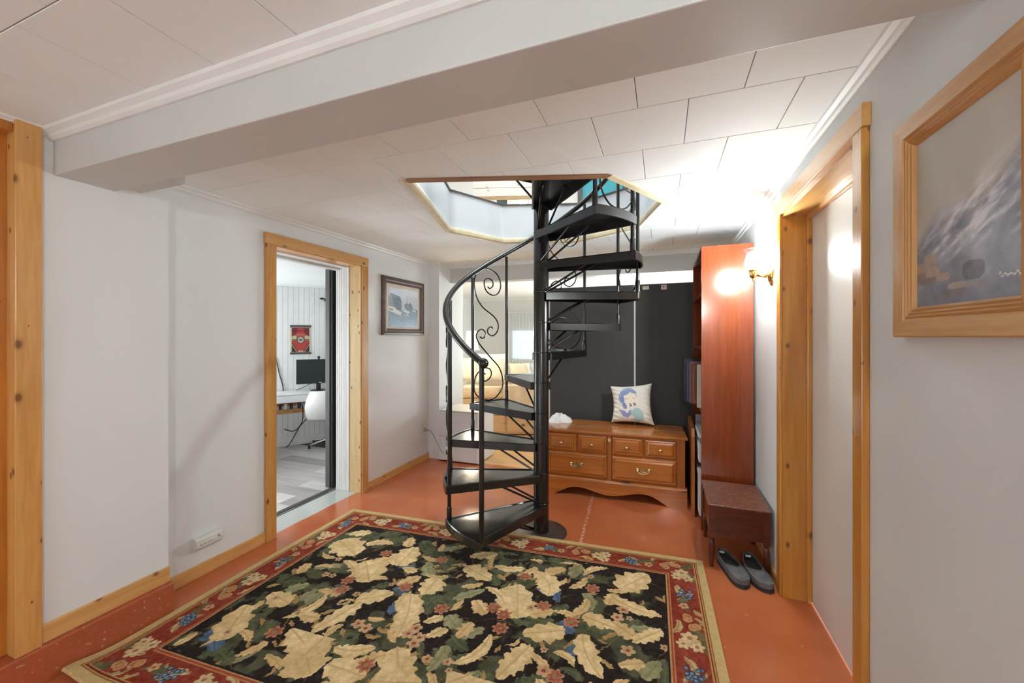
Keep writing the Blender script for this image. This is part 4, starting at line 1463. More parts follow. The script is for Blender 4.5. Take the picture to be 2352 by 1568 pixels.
# crumpled white cloth
def lump(cx, cy, z0, rx, ry, h, seed, nu=40, nv=14, low=0.0):
    mb = MB()
    rng = np.random.RandomState(seed)
    ph = rng.rand(6) * 6.28
    vs = []
    for j in range(nv + 1):
        t = j / nv
        el = (1 - t)
        for i in range(nu):
            a = 2 * PI * i / nu
            k = 1 + 0.14 * math.sin(3 * a + ph[0]) + 0.09 * math.sin(7 * a + ph[1]) + 0.05 * math.sin(13 * a + ph[2] + t * 4)
            rr = el ** 0.75 * k
            zz = h * (1 - el ** 2.2) * (1 + 0.22 * math.sin(4 * a + ph[3] + t * 5) + 0.12 * math.sin(9 * a + ph[4]))
            vs.append((cx + rx * rr * math.cos(a), cy + ry * rr * math.sin(a), z0 + low + max(0, zz)))
    fs = []
    for j in range(nv):
        for i in range(nu):
            fs.append((j * nu + i, j * nu + (i + 1) % nu, (j + 1) * nu + (i + 1) % nu, (j + 1) * nu + i))
    fs.append(tuple(range(nu))[::-1])
    return mb.add(vs, fs)
o = obj('cloth', lump(-0.955, 3.86, 0.5865, 0.115, 0.10, 0.062, 5), M_cloth, smooth=True, auto=70, org=(-0.955, 3.86, 0.5865))
tag(o, 'crumpled white cloth lying on the dresser beside the stair pole', 'cloth')

# ------------------------------------------------------------------ alarm on the left wall
al = empty('gas_alarm', (XL, 1.60, 0.205))
tag(al, 'small white rounded gas alarm low on the left wall', 'alarm')
prof = [(0.0, -0.036), (0.030, -0.034), (0.040, -0.022), (0.043, 0.0), (0.040, 0.022), (0.030, 0.034), (0.0, 0.036)]
wparent(obj('housing', MB().extr(prof, lambda p: (XL + p[0], 1.522, 0.205 + p[1]), (0, 0.152, 0)), M_plastic, bevel=0.003), al)
for (y, w, z, h) in ((1.648, 0.012, 0.214, 0.003), (1.648, 0.012, 0.207, 0.003), (1.600, 0.028, 0.200, 0.002), (1.572, 0.006, 0.200, 0.004), (1.548, 0.006, 0.198, 0.004)):
    wparent(obj('slot', MB().box(XL + 0.0405, XL + 0.0432, y - w / 2, y + w / 2, z, z + h), M_charcoal), al)

# ------------------------------------------------------------------ outlet with plug and cords, far left wall
ou = empty('wall_outlet', (XL, 3.94, 0.375))
tag(ou, 'cream wall outlet at the far end of the left wall', 'outlet')
wparent(obj('cover_plate', MB().box(XL, XL + 0.006, 3.905, 3.975, 0.318, 0.435), M_cream, bevel=0.002), ou)
wparent(obj('socket', MB().box(XL + 0.006, XL + 0.008, 3.92, 3.96, 0.382, 0.418), M_cream, bevel=0.002), ou)
wparent(obj('socket', MB().box(XL + 0.006, XL + 0.008, 3.92, 3.96, 0.332, 0.368), M_cream, bevel=0.002), ou)
pg = empty('plug_cord', (XL + 0.009, 3.94, 0.35))
tag(pg, 'grey plug and cord running from the wall outlet toward the filing cabinet', 'cord')
wparent(obj('plug', MB().lathe([(0.016, 0.0), (0.016, 0.02), (0.011, 0.034), (0.006, 0.045)], (XL + 0.009, 3.94, 0.35), 12, 'x'), M_cordg, smooth=True), pg)
wparent(obj('cable', MB().tube(catmull([(XL + 0.05, 3.94, 0.35), (XL + 0.09, 3.94, 0.345), (XL + 0.15, 3.93, 0.28), (XL + 0.22, 3.915, 0.18), (XL + 0.28, 3.90, 0.12)], 6), 0.0045, n=8), M_cordg, smooth=True), pg)
pg = empty('white_cord', (XL + 0.012, 3.94, 0.40))
tag(pg, 'thin white cord hanging from the wall outlet to the pine baseboard', 'cord')
wparent(obj('plug', MB().box(XL + 0.009, XL + 0.034, 3.924, 3.956, 0.388, 0.412), M_cream, bevel=0.004), pg)
wparent(obj('cable', MB().tube(catmull([(XL + 0.03, 3.935, 0.395), (XL + 0.03, 3.93, 0.33), (XL + 0.016, 3.95, 0.25), (XL + 0.012, 3.985, 0.16), (XL + 0.02, 4.01, 0.075)], 6), 0.003, n=6), M_cordw, smooth=True), pg)

# ------------------------------------------------------------------ filing cabinet
fc = empty('filing_cabinet', (-2.15, 4.2, 0))
tag(fc, 'white two drawer filing cabinet behind the spiral stairs', 'cabinet')
FP = lambda name, mbx, mat, **kw: wparent(obj(name, mbx, mat, **kw), fc)
FP('body', MB().box(-2.40, -1.905, 4.0, 4.42, 0.012, 0.575), M_cab, bevel=0.003)
FP('top', MB().box(-2.402, -1.902, 3.982, 4.422, 0.575, 0.586), M_cabtop, bevel=0.003)
for (z0, z1) in ((0.02, 0.285), (0.292, 0.572)):
    d = FP('drawer', MB().box(-2.398, -1.907, 3.984, 4.0, z0, z1), M_cab, bevel=0.003)
    obj('recessed_handle', MB().box(-2.30 + 2.15, -2.17 + 2.15, 3.981 - 4.2, 3.984 - 4.2, z1 - 0.055, z1 - 0.035), M_greyp, d)

# ------------------------------------------------------------------ bedroom beyond the opening
struct(obj('floor_bedroom', MB().box(-4.1, XR, 4.08, 8.5, -0.08, -0.006), M_oak[1]), 'honey oak plank floor of the bedroom')
fb = bpy.data.objects['floor_bedroom']
y = 4.08
i = 0
while y < 8.45:
    w = 0.115
    x = -4.1 + (i % 3) * 0.45 - 0.9
    while x < XR:
        a, b = max(x, -4.1), min(x + 1.35, XR)
        if b - a > 0.05 and (y < 6.2):
            obj('plank', MB().box(a + 0.0008, b - 0.0008, y + 0.0008, y + w - 0.0008, -0.006, 0.0), M_oak[i % 2], fb)
        x += 1.35
    y += w
    i += 1
struct(obj('wall_bedroom_far', MB().box(-4.2, XR + 0.1, 8.42, 8.52, 0, H), M_wallg))
struct(obj('wall_bedroom_left', MB().box(-4.2, -4.1, 4.5, 8.45, 0, H), M_wall))
struct(obj('wall_bedroom_near', MB().box(-4.2, XL, 4.60, 4.66, 0, H), M_wall))
struct(obj('ceiling_bedroom', MB().box(-4.2, XR + 0.1, 4.4, 8.5, H, H + 0.1), M_tile))
crown_run('trim_14', (-4.1, 8.42), (XR, 8.42), (0, -1), 0.045)
# window with blind and sheer curtain
wn = struct(empty('window_5', (-2.5, 8.4, 0.95)), 'bedroom window with backlit blind')
wpart('pane', MB().box(-3.15, -1.7, 8.405, 8.41, 0.93, 1.55), M_blind, wn)
for k in range(22):
    z = 0.945 + k * 0.0275
    wpart('blind_slat', MB().box(-3.14, -1.71, 8.385, 8.402, z, z + 0.009), M_white, wn)
ct = empty('curtain', (-2.75, 8.33, 0.1))
tag(ct, 'white sheer curtain hanging over the bedroom window', 'curtain')
def curt(x0, x1, nwave):
    return MB().grid(lambda u, v: (x0 + (x1 - x0) * u, 8.33 + 0.022 * math.sin(u * nwave * 2 * PI), 0.12 + 1.83 * v), int(nwave * 10), 6)
def sheer():
    m, nt, b = new_mat('sheer_voile')
    tr = N(nt, 'ShaderNodeBsdfTransparent')
    tl = N(nt, 'ShaderNodeBsdfTranslucent')
    tl.inputs[0].default_value = (0.86, 0.90, 0.92, 1)
    df = N(nt, 'ShaderNodeBsdfDiffuse')
    df.inputs[0].default_value = (0.80, 0.83, 0.85, 1)
    m1 = N(nt, 'ShaderNodeMixShader')
    m1.inputs[0].default_value = 0.5
    nt.links.new(tl.outputs[0], m1.inputs[1])
    nt.links.new(df.outputs[0], m1.inputs[2])
    m2 = N(nt, 'ShaderNodeMixShader')
    m2.inputs[0].default_value = 0.55
    nt.links.new(tr.outputs[0], m2.inputs[1])
    nt.links.new(m1.outputs[0], m2.inputs[2])
    nt.links.new(m2.outputs[0], nt.nodes['Material Output'].inputs[0])
    return m
M_sheer = sheer()
for (a, b, nw) in ((-3.26, -2.72, 7), (-2.70, -2.2, 6), (-2.2, -1.6, 6)):
    wparent(obj('drape', curt(a, b, nw), M_sheer, smooth=True), ct)
wparent(obj('rod', MB().cyl((-3.32, 8.33, 1.955), (-1.5, 8.33, 1.955), 0.008, n=8), M_white), ct)
# picture on the bedroom side wall
bp_ = empty('wall_picture', (-4.1, 7.55, 1.4))
tag(bp_, 'narrow dark picture on the bedroom side wall above the lamp', 'picture')
wparent(obj('frame', MB().box(-4.1, -4.08, 7.30, 7.80, 1.40, 2.02), M_slate, bevel=0.004), bp_)
wparent(obj('print', MB().box(-4.08, -4.077, 7.34, 7.76, 1.44, 1.96), plain('muted_print', s2l((160, 150, 128)), 0.6, var=0.35, nscale=6)), bp_)
# captain's bed
bd = empty('bed', (-2.72, 5.11, 0), R_(20.65))
tag(bd, 'pine captain bed with drawers and heaped pillows in the bedroom', 'bed')
KP = lambda name, mbx, mat, **kw: obj(name, mbx, mat, bd, **kw)
KP('base', MB().box(0, 1.95, 0.02, 1.0, 0.02, 0.575), M_bedpine)
KP('rail', MB().box(-0.01, 1.96, -0.005, 0.03, 0.545, 0.60), M_bedpine, bevel=0.004)
for i in range(3):
    for (z0, z1) in ((0.05, 0.285), (0.30, 0.53)):
        d = KP('drawer', MB().box(0.03 + i * 0.64, 0.03 + i * 0.64 + 0.61, 0.002, 0.022, z0, z1), M_bedpine, bevel=0.005)
        obj('knob', MB().lathe([(0.006, 0.0), (0.006, -0.01), (0.014, -0.018), (0.012, -0.026), (0.0001, -0.028)], (0.03 + i * 0.64 + 0.305, 0.002, (z0 + z1) / 2), 12, 'y'), M_brass, d, smooth=True)
KP('mattress', MB().box(0.02, 1.93, 0.06, 0.98, 0.575, 0.70), M_tan, bevel=0.03, seg=3)
def blank(u, v):
    x = 0.62 + 1.33 * u
    y = -0.035 + 0.9 * max(0, v - 0.35) / 0.65
    z = 0.72 + 0.012 * math.sin(u * 30 + v * 7) if v > 0.35 else 0.72 - (0.35 - v) / 0.35 * 0.42
    return (x, y - 0.01 * math.sin(u * 40) * (1 if v < 0.4 else 0), z)
KP('blanket', MB().grid(blank, 60, 20), M_tan, smooth=True)
def pillow_mb(c, w, h, t, rx, rz):
    mb = MB()
    M4 = Matrix.Translation(c) @ Matrix.Rotation(rz, 4, 'Z') @ Matrix.Rotation(rx, 4, 'X')
    for sd in (-1, 1):
        def f(u, v):
            a, b = 2 * u - 1, 2 * v - 1
            th = t * max(0, (1 - a ** 4) * (1 - b ** 4)) ** 0.55
            p = Vector((a * w / 2 * (1 - 0.07 * (1 - b * b)), sd * (th + 0.006 * math.sin(a * 9 + b * 5) * th / t), b * h / 2 * (1 - 0.07 * (1 - a * a))))
            return tuple(M4 @ p)
        mb.grid(f, 20, 16)
    return mb
for (lab, c, w, h, t, rx, rz, mt) in (('cream patterned pillow in front on the captain bed', (0.44, 0.19, 0.905), 0.46, 0.36, 0.08, R_(-24), R_(6), M_pillowc),
                                      ('cream pillow at the bed corner nearest the lamp', (0.05, 0.36, 0.92), 0.36, 0.38, 0.08, R_(-18), R_(-4), M_pillowc),
                                      ('pale grey pillow standing highest on the captain bed', (0.40, 0.56, 0.98), 0.50, 0.36, 0.08, R_(-16), R_(-5), M_pillowg),
                                      ('cream pillow half hidden behind the baluster', (0.86, 0.30, 0.885), 0.34, 0.30, 0.07, R_(-26), R_(14), M_pillowc)):
    M4 = Matrix.Translation((-2.72, 5.11, 0)) @ Matrix.Rotation(R_(20.65), 4, 'Z')
    pm = pillow_mb(c, w, h, t, rx, rz)
    pm.v = [tuple(M4 @ Vector(p)) for p in pm.v]
    o = obj('pillow', pm, mt, smooth=True, auto=80, org=tuple(M4 @ Vector(c)))
    tag(o, lab, 'pillow', 'pillows on the bed')
pm = lump(1.0, 0.72, 0.735, 0.42, 0.24, 0.20, 9)
M4 = Matrix.Translation((-2.72, 5.11, 0)) @ Matrix.Rotation(R_(20.65), 4, 'Z')
pm.v = [tuple(M4 @ Vector(p)) for p in pm.v]
o = obj('duvet', pm, M_bedgrey, smooth=True, auto=80, org=tuple(M4 @ Vector((1.0, 0.72, 0.735))))
tag(o, 'crumpled grey duvet at the back of the captain bed', 'duvet')
# floor lamp
lp = empty('floor_lamp', (-2.50, 5.03, 0))
tag(lp, 'lit brass floor lamp with cream pleated shade by the bed', 'lamp')
LP_ = lambda name, mbx, mat, **kw: wparent(obj(name, mbx, mat, **kw), lp)
LP_('base', MB().lathe([(0.10, 0.0), (0.10, 0.015), (0.03, 0.035), (0.009, 0.05)], (-2.50, 5.03, 0), 24), M_brass, smooth=True)
LP_('pole', MB().cyl((-2.50, 5.03, 0.04), (-2.50, 5.03, 1.22), 0.009, n=12), M_brass, smooth=True)
def pleat(r, h, a):
    return r
LP_('shade', MB().lathe([(0.118, 1.235), (0.100, 1.26), (0.088, 1.31), (0.078, 1.40), (0.072, 1.50)], (-2.50, 5.03, 0), 24), M_shade, smooth=True)
light('floor_lamp_bulb', 'POINT', (-2.50, 5.03, 1.56), 4, (1.0, 0.88, 0.70), radius=0.05)
light('floor_lamp_bulb_low', 'POINT', (-2.50, 5.03, 1.20), 2, (1.0, 0.88, 0.70), radius=0.05)

# ------------------------------------------------------------------ office beyond the left doorway
OW0 = Vector((-4.40, 4.07, 0))
OD = Vector((0.593, 0.805, 0)).normalized()
ON = Vector((OD.y, -OD.x, 0))
def OF(mbx):
    """office coordinates: x along the slanted wall, y out from it into the room"""
    mbx.v = [tuple(OW0 + OD * p[0] + ON * p[1] + Vector((0, 0, p[2]))) for p in mbx.v]
    return mbx
OP = lambda s, t, z: tuple(OW0 + OD * s + ON * t + Vector((0, 0, z)))
fo = struct(obj('floor_office', MB().box(-5.9, -2.868, 1.2, 4.59, -0.08, -0.012), M_greyp), 'grey laminate floor of the office')
y = 1.95
i = 0
while y < 3.93:
    w = 0.178
    y1 = min(y + w, 3.935)
    x = -5.9 + (i * 0.53) % 1.25 - 1.25
    q = 0
    while x < -2.875:
        a, b = max(x, -5.9), min(x + 1.25, -2.875)
        if b - a > 0.03:
            obj('plank', MB().box(a + 0.0008, b - 0.0008, y + 0.0008, y1 - 0.0008, -0.012, 0.0), M_lam[(i * 2 + q * 5 + i // 3) % 3], fo)
        x += 1.25
        q += 1
    y += w
    i += 1
struct(obj('subfloor_strip', MB().box(-5.9, -2.87, 3.935, 4.58, -0.011, -0.004), plain('dark_subfloor', s2l((92, 84, 76)), 0.8)))
wo = struct(obj('wall_office', OF(MB().box(-2.2, 0.62, -0.1, -0.008, 0, 2.075)), M_white), 'white boarded office wall')
bw = 0.062
s = -0.9
while s < 0.58:
    wparent(obj('panel_board', OF(MB().box(s + 0.001, s + bw - 0.001, -0.008, 0.0, 0.0, 2.074)), M_whiteboard, bevel=0.002, seg=1), wo)
    s += bw
wparent(obj('skirting', OF(MB().box(-1.0, 0.6, 0.0, 0.012, 0.0, 0.10)), M_whiteboard, bevel=0.003), wo)
struct(obj('wall_office_side', MB().box(-5.9, -5.8, 1.2, 4.58, 0, 2.2), M_white))
struct(obj('wall_office_near', MB().box(-5.9, -2.69, 1.1, 1.2, 0, 2.2), M_white))
struct(obj('wall_office_far', MB().box(-5.9, -2.69, 4.50, 4.59, 0, 2.2), M_white))
struct(obj('wall_office_door', MB().box(-2.86, -2.69, 2.935, 4.58, 0, 2.2), M_white))
struct(obj('wall_office_door_near', MB().box(-2.86, -2.69, 1.2, 2.035, 0, 2.2), M_white))
struct(obj('ceiling_office', MB().box(-5.9, -2.69, 1.2, 4.59, 2.075, 2.2), M_tile))
# poster
def poster(nx, ny):
    U, V = np.meshgrid(np.linspace(0, 1, nx + 1), np.linspace(0, 1, ny + 1))
    img = np.ones(U.shape + (3,)) * np.array([206, 196, 168.])
    def poly(pts, c):
        img[inpoly(U, V, pts)] = c
    b = (U > 0.07) & (U < 0.93) & (V > 0.04) & (V < 0.96)
    img[b] = (176, 66, 62)
    poly([(0.07, 0.96), (0.07, 0.62), (0.30, 0.70), (0.36, 0.96)], (120, 50, 52))
    poly([(0.93, 0.96), (0.93, 0.62), (0.70, 0.70), (0.64, 0.96)], (120, 50, 52))
    poly([(0.25, 0.74), (0.75, 0.74), (0.62, 0.56), (0.38, 0.56)], (190, 92, 74))
    poly([(0.07, 0.52), (0.07, 0.62), (0.20, 0.68), (0.32, 0.64), (0.28, 0.60), (0.34, 0.57), (0.26, 0.52)], (186, 182, 146))
    poly([(0.93, 0.52), (0.93, 0.62), (0.80, 0.68), (0.68, 0.64), (0.72, 0.60), (0.66, 0.57), (0.74, 0.52)], (186, 182, 146))
    img[(abs(V - 0.49) < 0.03) & b] = (92, 44, 44)
    img[(abs(V - 0.49) < 0.008) & b] = (190, 150, 140)
    d = np.hypot((U - 0.5), (V - 0.50) * 1.3)
    img[d < 0.19] = (84, 56, 54)
    img[d < 0.155] = (176, 168, 160)
    img[(np.hypot((U - 0.5), (V - 0.50) * 2.6) < 0.11)] = (110, 124, 100)
    img[d < 0.03] = (60, 70, 54)
    for sgn in (0, 1):
        f = (lambda p: p) if sgn == 0 else (lambda p: (1 - p[0], p[1]))
        poly([f(p) for p in ((0.07, 0.40), (0.36, 0.04), (0.07, 0.04))], (70, 46, 42))
        poly([f(p) for p in ((0.07, 0.42), (0.38, 0.04), (0.33, 0.04), (0.07, 0.35))], (44, 34, 34))
        poly([f(p) for p in ((0.07, 0.36), (0.34, 0.04), (0.31, 0.04), (0.07, 0.32))], (196, 170, 150))
    poly([(0.34, 0.04), (0.66, 0.04), (0.60, 0.10), (0.40, 0.10)], (196, 160, 132))
    return img
po = empty('poster', OP(-0.136, 0.004, 1.187))
tag(po, 'red and cream concert poster with dark hanger bars on the office wall', 'poster')
o = painted('sheet', 90, 120, poster(90, 120), lambda u, v: (OW0.x + OD.x * (-0.257 + 0.242 * u) + ON.x * 0.004, OW0.y + OD.y * (-0.257 + 0.242 * u) + ON.y * 0.004, 1.205 + 0.345 * v), M_print)
wparent(o, po)
for (z0, z1) in ((1.188, 1.214), (1.542, 1.572)):
    wparent(obj('hanger_bar', OF(MB().box(-0.259, -0.013, 0.0, 0.010, z0, z1)), M_charcoal), po)
fc_ = bpy.data.curves.new('lettering', 'FONT')
fc_.body = 'BLACK KEYS'
fc_.size = 0.036
fc_.align_x = 'CENTER'
fc_.extrude = 0.0003
ft_ = bpy.data.objects.new('lettering_curve', fc_)
COL.objects.link(ft_)
bpy.context.view_layer.update()
me_ = bpy.data.meshes.new_from_object(ft_.evaluated_get(bpy.context.evaluated_depsgraph_get()))
bpy.data.objects.remove(ft_)
me_.materials.clear()
me_.materials.append(plain('lettering_plum', s2l((98, 40, 58)), 0.6))
fo_ = bpy.data.objects.new('lettering', me_)
COL.objects.link(fo_)
ang = math.atan2(OD.y, OD.x)
fo_.rotation_euler = (PI / 2, 0, ang)
fo_.location = Vector(OP(-0.136, 0.0055, 1.482)) - Vector(po.location)
fo_.parent = po
# wall mounted desk
de = empty('desk', OP(-0.4, 0.2, 0))
tag(de, 'white wall mounted desk with drawer and wooden rails in the office', 'desk')
OPt = lambda name, mbx, mat, root, **kw: wparent(obj(name, OF(mbx), mat, **kw), root)
OPt('top', MB().box(-1.3, 0.56, 0.013, 0.40, 0.705, 0.722), M_whiteboard, de, bevel=0.002)
OPt('case', MB().box(-1.3, 0.56, 0.03, 0.385, 0.612, 0.705), M_whiteboard, de)
for (a, b) in ((-0.95, -0.44), (-0.43, 0.10), (0.11, 0.55)):
    d = OPt('drawer', MB().box(a, b, 0.385, 0.398, 0.618, 0.700), M_cab, de, bevel=0.002)
    kb = OF(MB().lathe([(0.006, 0.0), (0.006, 0.012), (0.013, 0.018), (0.011, 0.026), (0.0001, 0.027)], ((a + b) / 2 - (0.06 if a == -0.43 else 0), 0.398, 0.66), 12, 'y'))
    k = obj('knob', kb, M_brass_pale, smooth=True)
    k.parent = d
    k.location = -Vector(de.location)
OPt('rail', MB().box(-1.2, 0.05, 0.02, 0.07, 0.545, 0.610), M_pine_x, de)
OPt('rail', MB().box(-1.2, 0.05, 0.0, 0.04, 0.43, 0.475), M_pine_x, de)
OPt('bracket', MB().box(-0.06, -0.02, 0.0, 0.36, 0.56, 0.612), M_pine_x, de)
# monitor with camera
mo = empty('monitor', OP(0.05, 0.2, 0.7225))
tag(mo, 'black computer monitor with small webcam on the white desk', 'monitor')
OPt('stand_base', MB().lathe([(0.10, 0.0), (0.10, 0.006), (0.03, 0.016)], (0.055, 0.20, 0.7225), 28), M_blackp, mo, smooth=True)
OPt('neck', MB().box(0.028, 0.082, 0.175, 0.20, 0.735, 0.90), M_blackp, mo, bevel=0.004)
OPt('casing', MB().box(-0.205, 0.36, 0.20, 0.235, 0.815, 1.128), M_blackp, mo, bevel=0.004)
OPt('screen', MB().box(-0.190, 0.345, 0.2351, 0.2365, 0.842, 1.114), M_screen, mo)
OPt('maker_mark', MB().box(0.055, 0.085, 0.2351, 0.2362, 0.822, 0.832), M_paper, mo)
wc = OPt('webcam', MB().sphere((0.055, 0.215, 1.152), 0.016, 12, 8, (1.2, 0.8, 1)), M_blackp, mo, smooth=True)
OPt('webcam_foot', MB().box(0.045, 0.065, 0.20, 0.23, 1.128, 1.142), M_blackp, mo)
# office chair
ch = empty('office_chair', OP(0.16, 0.42, 0))
tag(ch, 'white leather office chair on chrome column at the desk', 'chair')
def shell(u, v):
    a = (u - 0.5) * R_(150)
    r = 0.235
    z = 0.40 + 0.345 * v
    bulge = 0.04 * math.sin(v * PI)
    return (0.17 + (r + bulge) * math.sin(a) * (1 - 0.12 * v * v), 0.36 + (r * 0.55 + bulge) * math.cos(a) + 0.05 * v, z - 0.02 * abs(2 * u - 1) ** 2 * v)
OPt('backrest', MB().grid(shell, 28, 12), M_leather, ch, smooth=True)
bm2 = ch.children[-1]
md = bm2.modifiers.new('thick', 'SOLIDIFY')
md.thickness = 0.05
OPt('seat', MB().box(-0.04, 0.38, 0.10, 0.46, 0.38, 0.46), M_leather, ch, bevel=0.03, seg=3)
OPt('column', MB().lathe([(0.026, 0.06), (0.026, 0.22), (0.018, 0.225), (0.015, 0.38)], (0.15, 0.24, 0), 16), M_chrome, ch, smooth=True)
for k in range(5):
    a = k * 2 * PI / 5 + 0.3
    OPt('star_leg', MB().tube([(0.15, 0.24, 0.08), (0.15 + 0.23 * math.cos(a), 0.24 + 0.23 * math.sin(a), 0.045)], [0.022, 0.012], n=8), M_chrome, ch, smooth=True)
    OPt('castor', MB().cyl((0.15 + 0.23 * math.cos(a) - 0.012, 0.24 + 0.23 * math.sin(a), 0.023), (0.15 + 0.23 * math.cos(a) + 0.012, 0.24 + 0.23 * math.sin(a), 0.023), 0.023, n=12), M_blackp, ch, smooth=True)
# cables and power strip
ps = empty('power_strip', OP(-0.3, 0.07, 0.52))
tag(ps, 'brown power strip with plugs fixed under the office desk', 'power strip')
OPt('strip', MB().box(-0.42, -0.20, 0.07, 0.11, 0.535, 0.60), M_pine_deep, ps, bevel=0.003)
for s0, mt in ((-0.375, M_blackp), (-0.315, M_plastic), (-0.255, M_blackp), (-0.165, M_blackp)):
    OPt('plug', MB().box(s0 - 0.018, s0 + 0.018, 0.11, 0.15, 0.50, 0.565), mt, ps, bevel=0.004)
cb = empty('cable', OP(-0.2, 0.1, 0.0))
tag(cb, 'black cable looping down from the power strip to the office floor', 'cable', 'office cables')
wparent(obj('cord', MB().tube(catmull([OP(-0.165, 0.15, 0.55), OP(-0.13, 0.16, 0.52), OP(-0.125, 0.14, 0.35), OP(-0.17, 0.10, 0.24), OP(-0.24, 0.08, 0.20), OP(-0.33, 0.08, 0.24)], 6), 0.006, n=6), M_cord, smooth=True), cb)
cb = empty('cable', OP(-0.1, 0.05, 0.0))
tag(cb, 'black cable slanting from under the chair down to the office floor', 'cable', 'office cables')
wparent(obj('cord', MB().tube(catmull([OP(0.02, 0.06, 0.45), OP(-0.05, 0.06, 0.36), OP(-0.14, 0.06, 0.26), OP(-0.2, 0.07, 0.16), OP(-0.26, 0.10, 0.06), OP(-0.31, 0.12, 0.008)], 6), 0.006, n=6), M_cord, smooth=True), cb)
cb = empty('cable', OP(-0.37, 0.02, 0.73))
tag(cb, 'black cable climbing the office wall left of the poster', 'cable', 'office cables')
wparent(obj('cord', MB().tube(catmull([OP(-0.335, 0.02, 0.723), OP(-0.345, 0.01, 0.80), OP(-0.375, 0.01, 0.92), OP(-0.40, 0.01, 1.05), OP(-0.42, 0.01, 1.15)], 6), 0.006, n=6), M_cord, smooth=True), cb)
cb = empty('cable', OP(-0.15, 0.1, 0.723))
tag(cb, 'thin black cable hanging behind the monitor onto the desk', 'cable', 'office cables')
wparent(obj('cord', MB().tube(catmull([OP(0.0, 0.19, 0.83), OP(-0.06, 0.17, 0.80), OP(-0.13, 0.15, 0.76), OP(-0.20, 0.13, 0.73)], 6), 0.004, n=6), M_cord, smooth=True), cb)
# curtain rod finial
cr = empty('curtain_rod', OP(0.12, 0.05, 1.94))
tag(cr, 'black curtain rod finial on the office wall above the monitor', 'curtain rod')
OPt('rod', MB().cyl((0.14, 0.07, 1.93), (0.56, 0.07, 1.93), 0.007, n=10), M_blackp, cr, smooth=True)
OPt('finial', MB().tube([(0.14, 0.07, 1.93), (0.125, 0.07, 1.93), (0.11, 0.07, 1.93), (0.095, 0.07, 1.93), (0.08, 0.07, 1.93)], [0.006, 0.013, 0.017, 0.010, 0.002], n=12), M_blackp, cr, smooth=True)
OPt('bracket', MB().box(0.145, 0.155, 0.0, 0.075, 1.90, 1.935), M_blackp, cr)
oc = empty('curtain', OP(0.6, 0.07, 0.1))
tag(oc, 'white curtain hanging from the black rod in the office', 'curtain')
wparent(obj('drape', OF(MB().grid(lambda u, v: (0.24 + 0.3 * u, 0.07 + 0.02 * math.sin(u * 25), 0.80 + 1.12 * v), 60, 4)), M_curtain, smooth=True), oc)
